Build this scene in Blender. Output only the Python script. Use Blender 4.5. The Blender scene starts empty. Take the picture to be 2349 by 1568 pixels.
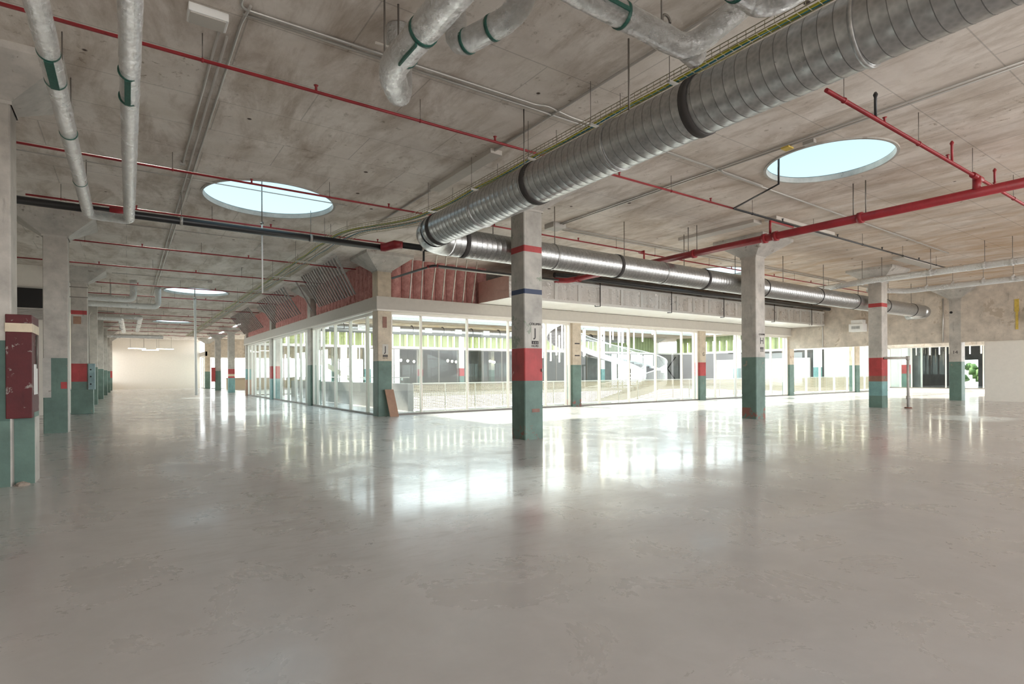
import bpy, math, random
from mathutils import Vector, Matrix
random.seed(7)
C = bpy.context.scene.collection
PI = math.pi
ZC = 5.82                       # ceiling height
CW = 0.524                      # column width
def GX(i): return 7.396 + 9.22*i
def GY(j): return 10.14 + 8.93*j

# ------------------------------------------------------------------ materials
MATS = {}
def newmat(name):
    m = bpy.data.materials.new(name); m.use_nodes = True
    nt = m.node_tree; nt.nodes.clear()
    out = nt.nodes.new('ShaderNodeOutputMaterial')
    b = nt.nodes.new('ShaderNodeBsdfPrincipled')
    nt.links.new(b.outputs[0], out.inputs[0])
    return m, nt, b, out
def node(nt, t, **k):
    n = nt.nodes.new(t)
    for a, v in k.items(): setattr(n, a, v)
    return n
def coords(nt, scale=(1,1,1), rot=(0,0,0)):
    g = node(nt, 'ShaderNodeNewGeometry')
    mp = node(nt, 'ShaderNodeMapping')
    mp.inputs['Scale'].default_value = scale; mp.inputs['Rotation'].default_value = rot
    nt.links.new(g.outputs['Position'], mp.inputs[0])
    return mp.outputs[0]
def noise(nt, vec, sc, det=6, rough=.6, dist=0):
    n = node(nt, 'ShaderNodeTexNoise'); n.inputs['Scale'].default_value = sc
    n.inputs['Detail'].default_value = det; n.inputs['Roughness'].default_value = rough
    n.inputs['Distortion'].default_value = dist
    nt.links.new(vec, n.inputs['Vector']); return n.outputs['Fac']
def ramp(nt, fac, stops):
    r = node(nt, 'ShaderNodeValToRGB'); e = r.color_ramp.elements
    while len(e) < len(stops): e.new(.5)
    for q, (p, c) in zip(e, stops):
        q.position = p; q.color = (c, c, c, 1) if not isinstance(c, tuple) else (*c, 1)
    nt.links.new(fac, r.inputs[0]); return r.outputs[0]
def mix(nt, fac, a, b, mode='MIX'):
    n = node(nt, 'ShaderNodeMix', data_type='RGBA', blend_type=mode)
    for s, v in ((0, fac), (6, a), (7, b)):
        if isinstance(v, (int, float)): n.inputs[s].default_value = v
        elif isinstance(v, tuple): n.inputs[s].default_value = (*v, 1)
        else: nt.links.new(v, n.inputs[s])
    return n.outputs[2]
def bump(nt, b, h, strength=.3, dist=.02):
    n = node(nt, 'ShaderNodeBump'); n.inputs['Strength'].default_value = strength
    n.inputs['Distance'].default_value = dist
    nt.links.new(h, n.inputs['Height']); nt.links.new(n.outputs[0], b.inputs['Normal'])
def plain(name, col, rough=.6, metal=0, spec=.5, var=0, vs=6):
    m, nt, b, o = newmat(name)
    b.inputs['Base Color'].default_value = (*col, 1)
    b.inputs['Roughness'].default_value = rough; b.inputs['Metallic'].default_value = metal
    b.inputs['Specular IOR Level'].default_value = spec
    if var:
        f = noise(nt, coords(nt), vs)
        c = mix(nt, ramp(nt, f, [(.3, 0.), (.7, 1.)]), tuple(max(0, q*(1-var)) for q in col), tuple(min(1, q*(1+var)) for q in col))
        nt.links.new(c, b.inputs['Base Color'])
    MATS[name] = m; return m
def emit(name, col, s):
    m, nt, b, o = newmat(name)
    b.inputs['Base Color'].default_value = (*col, 1)
    b.inputs['Emission Color'].default_value = (*col, 1); b.inputs['Emission Strength'].default_value = s
    MATS[name] = m; return m

def concrete_ceiling():
    m, nt, b, o = newmat('cast concrete ceiling'); L = nt.links.new
    p = coords(nt); ps = coords(nt, (1.1, .34, 1)); pf = coords(nt, (.4, 1.2, 1))
    base = mix(nt, ramp(nt, noise(nt, p, .9, 8, .65), [(.3, 0.), (.72, 1.)]), (.60, .54, .485), (.83, .775, .72))
    st = ramp(nt, noise(nt, ps, 1.5, 8, .7, .4), [(.46, 0.), (.66, .75)])
    base = mix(nt, st, base, (.36, .29, .225))
    st2 = ramp(nt, noise(nt, pf, 1.1, 7, .7, .2), [(.52, 0.), (.7, .45)])
    base = mix(nt, st2, base, (.66, .60, .52))
    pit = ramp(nt, noise(nt, p, 5.5, 9, .75, .3), [(.575, 0.), (.64, .8)])
    big = ramp(nt, noise(nt, p, .7, 3), [(.45, 0.), (.62, 1.)])
    mm = node(nt, 'ShaderNodeMath', operation='MULTIPLY'); L(pit, mm.inputs[0]); L(big, mm.inputs[1])
    base = mix(nt, mm.outputs[0], base, (.24, .19, .14))
    fs = ramp(nt, noise(nt, p, 38, 4, .7), [(.66, 0.), (.72, .5)])
    base = mix(nt, fs, base, (.22, .18, .14))
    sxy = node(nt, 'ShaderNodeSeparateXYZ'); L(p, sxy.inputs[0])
    warm_bounce = node(nt, 'ShaderNodeMapRange'); warm_bounce.inputs[1].default_value = 8; warm_bounce.inputs[2].default_value = 24; L(sxy.outputs['X'], warm_bounce.inputs[0])
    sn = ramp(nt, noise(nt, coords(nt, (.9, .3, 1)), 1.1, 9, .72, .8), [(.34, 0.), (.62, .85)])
    sm_ = node(nt, 'ShaderNodeMath', operation='MULTIPLY'); L(warm_bounce.outputs[0], sm_.inputs[0]); L(sn, sm_.inputs[1])
    base = mix(nt, sm_.outputs[0], base, (.47, .31, .18))  # warm bounce light painted in as brown streaks, stronger to the right
    # formwork sheet seams
    br = node(nt, 'ShaderNodeTexBrick'); br.inputs['Scale'].default_value = 1
    br.inputs['Brick Width'].default_value = 2.44; br.inputs['Row Height'].default_value = 1.22
    br.inputs['Mortar Size'].default_value = .012; br.inputs['Mortar Smooth'].default_value = .6
    br.inputs['Color1'].default_value = (1, 1, 1, 1); br.inputs['Color2'].default_value = (.9, .9, .9, 1); br.inputs['Mortar'].default_value = (.0, .0, .0, 1)
    L(p, br.inputs['Vector'])
    base = mix(nt, .3, base, br.outputs['Color'], 'MULTIPLY')
    # tie holes
    vo = node(nt, 'ShaderNodeTexVoronoi'); vo.inputs['Scale'].default_value = 1.15; L(p, vo.inputs['Vector'])
    hole = ramp(nt, vo.outputs['Distance'], [(.045, 1.), (.06, 0.)])
    base = mix(nt, hole, base, (.06, .04, .03))
    L(base, b.inputs['Base Color']); b.inputs['Roughness'].default_value = .9
    bump(nt, b, noise(nt, p, 9, 8, .7), .35, .02)
    MATS['ceiling'] = m; return m
def polished_floor():
    m, nt, b, o = newmat('polished concrete floor'); L = nt.links.new
    p = coords(nt)
    base = mix(nt, ramp(nt, noise(nt, p, .45, 8, .65, .5), [(.3, 0.), (.7, 1.)]), (.50, .475, .46), (.61, .585, .575))
    base = mix(nt, ramp(nt, noise(nt, p, 2.6, 9, .7, .8), [(.45, 0.), (.8, .25)]), base, (.73, .705, .695))
    ck = ramp(nt, noise(nt, coords(nt, (.6, 2.2, 1), (0, 0, .5)), 1.3, 9, .75, 1.2), [(.54, 0.), (.72, .15)])
    pool = ramp(nt, noise(nt, p, .22, 3), [(.46, 0.), (.58, 1.)])
    mm = node(nt, 'ShaderNodeMath', operation='MULTIPLY'); L(ck, mm.inputs[0]); L(pool, mm.inputs[1])
    base = mix(nt, mm.outputs[0], base, (.44, .405, .38))
    # scuffed worn area in the middle of the hall
    vs = node(nt, 'ShaderNodeVectorMath', operation='DISTANCE'); L(p, vs.inputs[0]); vs.inputs[1].default_value = (3.6, 7.2, 0)
    zone = ramp(nt, vs.outputs['Value'], [(0., 1.), (1., 0.)]); vd = node(nt, 'ShaderNodeMath', operation='DIVIDE'); vd.inputs[1].default_value = 4.5
    L(vs.outputs['Value'], vd.inputs[0]); nt.links.new(vd.outputs[0], nt.nodes[zone.node.name].inputs[0])
    sc2 = ramp(nt, noise(nt, coords(nt, (.7, 2.4, 1), (0, 0, .45)), 3.2, 10, .75, 1.2), [(.50, 0.), (.62, .75)])
    m3 = node(nt, 'ShaderNodeMath', operation='MULTIPLY'); L(sc2, m3.inputs[0]); L(zone, m3.inputs[1])
    base = mix(nt, m3.outputs[0], base, (.24, .195, .165))
    L(base, b.inputs['Base Color'])
    r = ramp(nt, noise(nt, p, 1.1, 8, .7, .5), [(.3, .2), (.7, .42)])
    L(r, b.inputs['Roughness'])
    b.inputs['Specular IOR Level'].default_value = .55
    b.inputs['Coat Weight'].default_value = .32; b.inputs['Coat Roughness'].default_value = .1
    bump(nt, b, noise(nt, coords(nt, (1, 1, .1)), 1.6, 5, .55), .04, .012)
    MATS['floor'] = m; return m
def worn_paint(name, col, under=(.42, .37, .31), amount=.5, rough=.55, var=.25, sc=3.):
    m, nt, b, o = newmat(name); L = nt.links.new
    p = coords(nt)
    f = noise(nt, p, 2.2, 7, .65)
    c = mix(nt, ramp(nt, f, [(.3, 0.), (.7, 1.)]), tuple(q*(1-var) for q in col), tuple(min(1, q*(1+var)) for q in col))
    ch = ramp(nt, noise(nt, p, sc, 9, .72, .3), [(.72-.16*amount, 0.), (.735-.16*amount, 1.)])
    c = mix(nt, ch, c, under)
    dk = ramp(nt, noise(nt, coords(nt, (3, 3, .5)), 2.6, 8, .7), [(.60, 0.), (.75, .7)])
    c = mix(nt, dk, c, tuple(q*.4 for q in col))
    L(c, b.inputs['Base Color']); b.inputs['Roughness'].default_value = rough
    bump(nt, b, noise(nt, p, 14, 6, .7), .25, .01)
    MATS[name] = m; return m
def foil(name, tint=(.74, .735, .72), rough=.19, sc=13, st=1.):
    m, nt, b, o = newmat(name); L = nt.links.new
    p = coords(nt)
    b.inputs['Base Color'].default_value = (*tint, 1); b.inputs['Metallic'].default_value = .97
    r = ramp(nt, noise(nt, p, 4, 6), [(.3, rough*.7), (.7, rough*1.6)]); L(r, b.inputs['Roughness'])
    n1 = noise(nt, p, sc, 9, .72, 1.6)
    bump(nt, b, n1, st, .06)
    MATS[name] = m; return m
def galvanised():
    m, nt, b, o = newmat('galvanised spiral duct steel'); L = nt.links.new
    p = coords(nt)
    vo = node(nt, 'ShaderNodeTexVoronoi'); vo.inputs['Scale'].default_value = 22; L(p, vo.inputs['Vector'])
    c = mix(nt, vo.outputs['Distance'], (.36, .36, .355), (.52, .52, .51))
    L(c, b.inputs['Base Color']); b.inputs['Metallic'].default_value = .9
    r = ramp(nt, noise(nt, p, 5, 5), [(.3, .26), (.7, .42)]); L(r, b.inputs['Roughness'])
    MATS['galv'] = m; return m
def glass(name, tint=(.93, .97, .96), refl=.9):
    m, nt, b, o = newmat(name); L = nt.links.new
    nt.nodes.remove(b)
    t = node(nt, 'ShaderNodeBsdfTransparent'); t.inputs[0].default_value = (*tint, 1)
    g = node(nt, 'ShaderNodeBsdfGlossy'); g.inputs['Roughness'].default_value = .01; g.inputs[0].default_value = (1, 1, 1, 1)
    fr = node(nt, 'ShaderNodeFresnel'); fr.inputs[0].default_value = 1.35
    mu = node(nt, 'ShaderNodeMath', operation='MULTIPLY'); mu.inputs[1].default_value = refl
    L(fr.outputs[0], mu.inputs[0])
    ge = node(nt, 'ShaderNodeNewGeometry'); nb = node(nt, 'ShaderNodeMath', operation='SUBTRACT'); nb.inputs[0].default_value = 1
    L(ge.outputs['Backfacing'], nb.inputs[1]); m2 = node(nt, 'ShaderNodeMath', operation='MULTIPLY')
    L(mu.outputs[0], m2.inputs[0]); L(nb.outputs[0], m2.inputs[1]); mu = m2
    s = node(nt, 'ShaderNodeMixShader'); L(mu.outputs[0], s.inputs[0]); L(t.outputs[0], s.inputs[1]); L(g.outputs[0], s.inputs[2])
    L(s.outputs[0], o.inputs[0]); MATS[name] = m; return m
def pink():
    m, nt, b, o = newmat('pink fibreglass insulation'); L = nt.links.new
    p = coords(nt)
    c = mix(nt, ramp(nt, noise(nt, p, 5, 8, .7, .6), [(.3, 0.), (.7, 1.)]), (.46, .19, .175), (.74, .40, .37))
    L(c, b.inputs['Base Color']); b.inputs['Roughness'].default_value = 1
    bump(nt, b, noise(nt, p, 7, 8, .7, .8), .8, .06)
    MATS['pink'] = m; return m

concrete_ceiling(); polished_floor(); galvanised(); pink()
worn_paint('pale', (.42, .39, .35), (.27, .25, .20), .35)
worn_paint('pale_worn', (.38, .36, .325), (.25, .28, .22), .95, sc=1.6)
worn_paint('buff', (.50, .42, .32), (.28, .2, .13), .4)
worn_paint('capital', (.43, .405, .37), (.25, .22, .19), .6)
worn_paint('green', (.105, .17, .14), (.24, .2, .16), .42)
worn_paint('green_dark', (.06, .11, .09), (.22, .24, .18), .35)
worn_paint('teal', (.16, .30, .29), (.4, .42, .4), .3)
worn_paint('red', (.36, .04, .04), (.48, .25, .22), .35)
worn_paint('red_pipe', (.27, .016, .022), (.42, .2, .18), .15, rough=.4)
worn_paint('cabinet_red', (.085, .006, .008), (.25, .21, .19), .8, rough=.6, sc=5.)
worn_paint('cream', (.62, .52, .38), (.4, .3, .2), .1)
worn_paint('wall_old', (.52, .455, .385), (.42, .35, .28), .8, sc=1.1)
worn_paint('rust_scar', (.22, .10, .07), (.12, .2, .15), .6)
worn_paint('teal_box', (.22, .33, .34), (.4, .4, .38), .2)
worn_paint('green_scar', (.105, .17, .14), (.22, .085, .06), 1.25)
plain('blue', (.015, .03, .08), .5)
plain('white', (.78, .78, .76), .7, var=.03)
plain('white_wall', (.74, .70, .64), .8, var=.03)
plain('fascia', (.50, .465, .42), .75, var=.04)
plain('frame', (.70, .66, .60), .45, var=.03)
plain('frame_dark', (.22, .20, .18), .5)
plain('black', (.012, .011, .011), .4, spec=.35)
plain('black_pipe', (.02, .019, .02), .35)
plain('rod', (.20, .18, .16), .5, metal=.6)
plain('conduit', (.46, .44, .41), .4, metal=.55)
plain('seal', (.045, .04, .038), .8)
plain('stud', (.42, .42, .41), .42, metal=.5, var=.2)
plain('stud_pale', (.48, .45, .40), .45, metal=.6, var=.1)
plain('wire', (.42, .39, .28), .45, metal=.5)
plain('cable_y', (.45, .43, .05), .6)
plain('cable_b', (.05, .22, .30), .6)
plain('tape_green', (.02, .10, .075), .5, var=.3, vs=40)
plain('tape_foil', (.72, .71, .69), .42, metal=.45, var=.05)
plain('wood', (.33, .19, .125), .6, var=.12)
plain('sheet', (.42, .40, .37), .5, metal=.4, var=.05)
plain('mesh_cream', (.55, .46, .34), .5)
plain('parapet', (.34, .33, .315), .85, var=.08)
plain('stair_white', (.58, .58, .58), .5)
plain('stair_dark', (.16, .14, .14), .7)
plain('green_clad', (.22, .27, .14), .6, var=.12, vs=2)
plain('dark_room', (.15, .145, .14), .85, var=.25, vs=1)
plain('yellow', (.55, .40, .08), .6, var=.2)
plain('ink', (.025, .02, .025), .7)
plain('plate', (.50, .475, .43), .7)
plain('seam', (.16, .16, .155), .5, metal=.8)
plain('leaf', (.10, .17, .05), .8, var=.5, vs=3)
plain('rock', (.33, .27, .22), .9, var=.3, vs=14)
plain('paper', (.75, .75, .72), .8)
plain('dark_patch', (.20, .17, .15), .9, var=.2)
foil('foil'); foil('foil_box', (.66, .63, .60), .3, 4, .45); MATS['foil_box'].node_tree.nodes['Principled BSDF'].inputs['Metallic'].default_value = .6; foil('foil_pink_reflect', (.62, .44, .39), .5, 9, .5)
glass('glass'); glass('skyglass', (.175, .222, .238), .25)
emit('tube', (1, .90, .72), 10.); emit('bulb', (1, .85, .62), 30.)
def foil_under_lit():  # light bounced off the floor is painted into this brighter underside
    m, nt, b, o = newmat('pale foil underside'); b.inputs['Base Color'].default_value = (.93, .91, .87, 1)
    b.inputs['Metallic'].default_value = .35; b.inputs['Roughness'].default_value = .4
    bump(nt, b, noise(nt, coords(nt, (1.2, .35, 1)), 4, 6, .6, 1.2), .8, .06); MATS['foil_under_lit'] = m
foil_under_lit()

# ------------------------------------------------------------------ mesh builder
class MB:
    def __init__(s): s.v = []; s.f = []; s.m = []; s.sm = []
    def face(s, idx, mi=0, sm=False): s.f.append(idx); s.m.append(mi); s.sm.append(sm)
    def box(s, x0, y0, z0, x1, y1, z1, mi=0):
        b = len(s.v)
        s.v += [(x0,y0,z0),(x1,y0,z0),(x1,y1,z0),(x0,y1,z0),(x0,y0,z1),(x1,y0,z1),(x1,y1,z1),(x0,y1,z1)]
        for q in ((0,3,2,1),(4,5,6,7),(0,1,5,4),(1,2,6,5),(2,3,7,6),(3,0,4,7)): s.face([b+k for k in q], mi)
        return s
    def quad(s, *p, mi=0):
        b = len(s.v); s.v += list(p); s.face(list(range(b, b+len(p))), mi); return s
    def tube(s, pts, r, n=12, caps=True, mi=0, sm=True):
        pts = [Vector(p) for p in pts]; rings = []
        rs = r if isinstance(r, (list, tuple)) else [r]*len(pts)
        t = (pts[1]-pts[0]).normalized()
        up = Vector((0,0,1)) if abs(t.z) < .9 else Vector((0,1,0))
        u = t.cross(up).normalized()
        for i, p in enumerate(pts):
            if i == 0: t = (pts[1]-p).normalized()
            elif i == len(pts)-1: t = (p-pts[i-1]).normalized()
            else: t = ((p-pts[i-1]).normalized()+(pts[i+1]-p).normalized()).normalized()
            u = (u - t*u.dot(t)).normalized(); w = t.cross(u)
            k = 1.
            if 0 < i < len(pts)-1:
                c = max(.5, math.sqrt(max(0.01, (1+(p-pts[i-1]).normalized().dot((pts[i+1]-p).normalized()))/2)))
            b = len(s.v)
            for a in range(n):
                an = 2*PI*a/n
                s.v.append(tuple(p + (u*math.cos(an)+w*math.sin(an))*rs[i]*k))
            rings.append(b)
        for i in range(len(rings)-1):
            for a in range(n):
                c = (a+1) % n
                s.face([rings[i]+a, rings[i]+c, rings[i+1]+c, rings[i+1]+a], mi, sm)
        if caps:
            s.face([rings[0]+a for a in range(n)][::-1], mi); s.face([rings[-1]+a for a in range(n)], mi)
        return s
    def bar(s, a, b_, w, h, mi=0, up=(0,0,1)):
        a = Vector(a); b_ = Vector(b_); t = (b_-a).normalized(); up = Vector(up)
        u = t.cross(up)
        if u.length < 1e-4: u = t.cross(Vector((0,1,0)))
        u.normalize(); w_ = u.cross(t).normalized()
        o = len(s.v)
        for p in (a, b_):
            for su, sw in ((-1,-1),(1,-1),(1,1),(-1,1)): s.v.append(tuple(p+u*su*w/2+w_*sw*h/2))
        for q in ((0,3,2,1),(4,5,6,7),(0,1,5,4),(1,2,6,5),(2,3,7,6),(3,0,4,7)): s.face([o+k for k in q], mi)
        return s
    def build(s, name, mats, parent=None, origin=None, bevel=0):
        if isinstance(mats, str): mats = [mats]
        if parent is not None: o_ = world_of(parent)
        else: o_ = Vector(origin) if origin else Vector((0,0,0))
        me = bpy.data.meshes.new(name)
        me.from_pydata([(x-o_.x, y-o_.y, z-o_.z) for x, y, z in s.v], [], s.f)
        for k in mats: me.materials.append(MATS[k])
        for p, mi, sm in zip(me.polygons, s.m, s.sm): p.material_index = mi; p.use_smooth = sm
        me.update()
        o = bpy.data.objects.new(name, me); C.objects.link(o)
        if parent is not None: o.parent = parent
        else: o.location = o_
        if bevel:
            bv = o.modifiers.new('bevel', 'BEVEL'); bv.width = bevel; bv.segments = 2; bv.limit_method = 'ANGLE'
        return o
def world_of(o):
    v = Vector(o.location)
    while o.parent: o = o.parent; v += Vector(o.location)
    return v
def tag(o, label=None, cat=None, group=None, kind=None):
    if label: o['label'] = label
    if cat: o['category'] = cat
    if group: o['group'] = group
    if kind: o['kind'] = kind
    return o
def thing(name, label, cat, loc=(0,0,0), group=None, kind=None):
    o = bpy.data.objects.new(name, None); C.objects.link(o); o.location = loc
    o.empty_display_size = .1
    return tag(o, label, cat, group, kind)
def dup(root, loc, label=None, group=None):
    r = root.copy(); C.objects.link(r); r.location = loc
    if label: r['label'] = label
    if group: r['group'] = group
    for ch in list(root.children):
        c = ch.copy(); C.objects.link(c); c.parent = r
        for g in ch.children:
            d = g.copy(); C.objects.link(d); d.parent = c
    return r
def arc(c, a0, a1, r, n, plane='xy', z=0):
    out = []
    for k in range(n+1):
        a = a0+(a1-a0)*k/n
        if plane == 'xy': out.append((c[0]+r*math.cos(a), c[1]+r*math.sin(a), z))
    return out
def roundpath(pts, r, n=6):
    """fillet each inner corner of a polyline"""
    pts = [Vector(p) for p in pts]; out = [pts[0]]
    for i in range(1, len(pts)-1):
        a = (pts[i-1]-pts[i]); b = (pts[i+1]-pts[i]); rr = min(r, a.length*.49, b.length*.49)
        a.normalize(); b.normalize()
        p0 = pts[i]+a*rr; p1 = pts[i]+b*rr
        for k in range(n+1):
            t = k/n; out.append(p0*(1-t)**2+pts[i]*2*t*(1-t)+p1*t*t)
    out.append(pts[-1]); return out

def lettering(text, parent, loc, size, rot, mat='ink', extrude=.002):
    cu = bpy.data.curves.new('lettering', 'FONT'); cu.body = text; cu.size = size; cu.extrude = extrude
    cu.align_x = 'CENTER'; cu.align_y = 'CENTER'
    t = bpy.data.objects.new('tmp', cu); C.objects.link(t)
    bpy.context.view_layer.update()
    dg = bpy.context.evaluated_depsgraph_get()
    me = bpy.data.meshes.new_from_object(t.evaluated_get(dg))
    bpy.data.objects.remove(t)
    me.materials.clear(); me.materials.append(MATS[mat])
    o = bpy.data.objects.new('lettering', me); C.objects.link(o)
    o.parent = parent
    o.location = Vector(loc)-world_of(parent); o.rotation_euler = rot
    return o
FRONT = (PI/2, 0, 0)             # lettering on a face looking to -Y
SIDE = (PI/2, 0, -PI/2)          # lettering on a face looking to -X

# ------------------------------------------------------------------ setting
SKY = [(2.93, 14.6, 1.47), (2.95, 32.55, 1.45), (3.0, 51.5, 1.35), (11.85, 5.62, 1.16), (20.9, 14.5, 1.3)]
def slab(rects, holes, z, name, mat):
    m = MB()
    for (x0, y0, x1, y1) in rects:
        hs = [h for h in holes if x0 < h[0] < x1 and y0 < h[1] < y1]
        xs = sorted({x0, x1} | {round(h[0]+s*(h[2]+.25), 3) for h in hs for s in (-1, 1)})
        ys = sorted({y0, y1} | {round(h[1]+s*(h[2]+.25), 3) for h in hs for s in (-1, 1)})
        for a, b in zip(xs, xs[1:]):
            for c, d in zip(ys, ys[1:]):
                if any(abs((a+b)/2-h[0]) < h[2]+.249 and abs((c+d)/2-h[1]) < h[2]+.249 for h in hs): continue
                m.quad((a,c,z),(a,d,z),(b,d,z),(b,c,z))
        for cx, cy, r in hs:
            n = 64; S = r+.25
            def sq(an):
                c_, s_ = math.cos(an), math.sin(an); k = S/max(abs(c_), abs(s_)); return (cx+c_*k, cy+s_*k, z)
            for k in range(n):
                a0 = 2*PI*k/n; a1 = 2*PI*(k+1)/n
                m.quad((cx+r*math.cos(a0), cy+r*math.sin(a0), z), (cx+r*math.cos(a1), cy+r*math.sin(a1), z), sq(a1), sq(a0))
    return tag(m.build(name, mat), kind='structure')
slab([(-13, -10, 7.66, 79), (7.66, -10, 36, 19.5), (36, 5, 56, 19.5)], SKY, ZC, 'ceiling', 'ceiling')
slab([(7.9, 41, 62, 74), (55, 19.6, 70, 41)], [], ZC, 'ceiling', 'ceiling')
fl = MB()
for x0, y0, x1, y1 in ((-13, -10, 9.72, 79), (9.72, -10, 84, 21.3), (9.72, 41.3, 84, 79), (53, 21.3, 84, 41.3)):
    fl.box(x0, y0, -.3, x1, y1, 0)
tag(fl.build('floor', 'floor'), kind='structure')
tag(MB().box(9.7, 21.2, -4.6, 53.2, 41.4, -4.4).build('floor', 'dark_patch'), kind='structure')
# side partition behind the left column row, far end wall
w = MB(); w.box(-13, 28.15, 0, -1.9, 28.35, ZC)
tag(w.build('wall_left', 'white_wall'), kind='structure')
wm = MB(); wm.box(-2.2, 28.36, 0, -1.95, 78, .9); wm.box(-2.2, 28.36, 4.3, -1.95, 78, ZC)
for j in range(2, 8): wm.box(-2.2, GY(j)-.3, .9, -1.95, GY(j)+.8, 4.3)
tag(wm.build('wall_left', 'white_wall'), kind='structure')
tag(MB().box(-2.2, 78, 0, 7.4, 78.3, ZC).build('wall_back', 'white_wall'), kind='structure')
tag(MB().box(-5.2, -10, 0, -5.0, 28.15, ZC).build('wall_left_shade', 'white_wall'), kind='structure')  # unseen wall, added to block light from the left
tag(MB().box(-5.2, -10.2, 0, 0.5, -10, ZC).build('wall_back_shade', 'white_wall'), kind='structure')  # added behind the camera, out of view, to darken the near left
bwin = thing('window_90', None, None, (-2.9, 28.1, 3.9), kind='structure')
def wz(px_z): return px_z
MB().box(-3.55, 28.08, 4.17, -2.32, 28.15, 4.92).build('window_pane', 'black', bwin)
MB().box(-3.6, 28.05, 4.92, -2.28, 28.15, 4.98).build('window_frame', 'sheet', bwin)
pl = MB()
for k in range(7): pl.box(-3.6, 28.06-.01*(k % 2), 3.72+k*.06, -2.28, 28.15, 3.77+k*.06)
pl.build('louvre', 'sheet', bwin)

# right wall: deep lintel over the opening, white wall below it near the camera
wl = thing('wall_right', None, None, (35.3, 10, 0), kind='structure')
MB().box(35.06, 1, 3.0, 35.36, 19.2, ZC).build('lintel', 'wall_old', wl)
MB().box(35.6, 0, 0, 35.8, 9.35, 3.2).build('lower_wall', 'white_wall', wl)
for y in (17.0, 10.9):
    MB().tube([(35.03, y, 3.05), (35.03, y, 5.3)], .035, 8).build('conduit', 'conduit', wl)
MB().box(35.02, 7.93, 3.5, 35.06, 8.02, 4.35).build('paint_stripe', 'yellow', wl)
MB().box(35.02, 7.9, 4.35, 35.06, 8.06, 4.95).build('paint_stripe', 'yellow', wl)
MB().tube([(35.0, 10.55, 4.55), (35.06, 10.55, 4.55)], .06, 12).build('wall_hole', 'black', wl)

# ------------------------------------------------------------------ skylights
skl = ['large round skylight in the ceiling left of centre, a thin pole hanging through it',
       'flat looking round skylight far down the left hall, above the second pole',
       'most distant round skylight, a faint sliver near the white end wall',
       'round skylight with a white lit rim, between the spiral duct and thick red pipe',
       'round skylight half hidden behind the spiral duct and the H column']
for (x, y, r), lb in zip(SKY, skl):
    t = thing('skylight', lb, 'skylight', (x, y, ZC), 'round skylights')
    n = 64; H = .07
    m = MB()
    for k in range(n):
        a0, a1 = 2*PI*k/n, 2*PI*(k+1)/n
        p = lambda a, rr, z: (x+rr*math.cos(a), y+rr*math.sin(a), z)
        m.f.append([len(m.v)+q for q in range(4)]); m.m.append(0); m.sm.append(True)
        m.v += [p(a0, r, ZC), p(a0, r, ZC+H), p(a1, r, ZC+H), p(a1, r, ZC)]
    m.build('shaft', 'white', t)
    m = MB()
    for k in range(n):
        a0, a1 = 2*PI*k/n, 2*PI*(k+1)/n
        for (ra, za, rb, zb) in ((r, ZC-.03, r+.05, ZC-.03), (r+.05, ZC-.03, r+.05, ZC+.01), (r-.012, ZC+.09, r, ZC-.03)):
            m.quad(p(a0, ra, za), p(a0, rb, zb), p(a1, rb, zb), p(a1, ra, za))
    m.build('rim', 'capital', t)
    # shallow dome of glass
    m = MB(); R0 = r+.08
    for q in range(6):
        t0, t1 = q/6, (q+1)/6
        for k in range(n):
            a0, a1 = 2*PI*k/n, 2*PI*(k+1)/n
            z0 = ZC+H+.05*(1-t0*t0); z1 = ZC+H+.05*(1-t1*t1)
            m.face([len(m.v)+e for e in range(4)], 0, True)
            m.v += [p(a0, R0*t0, z0), p(a0, R0*t1, z1), p(a1, R0*t1, z1), p(a1, R0*t0, z0)]
    m.build('glass_dome', 'skyglass', t)

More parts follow.
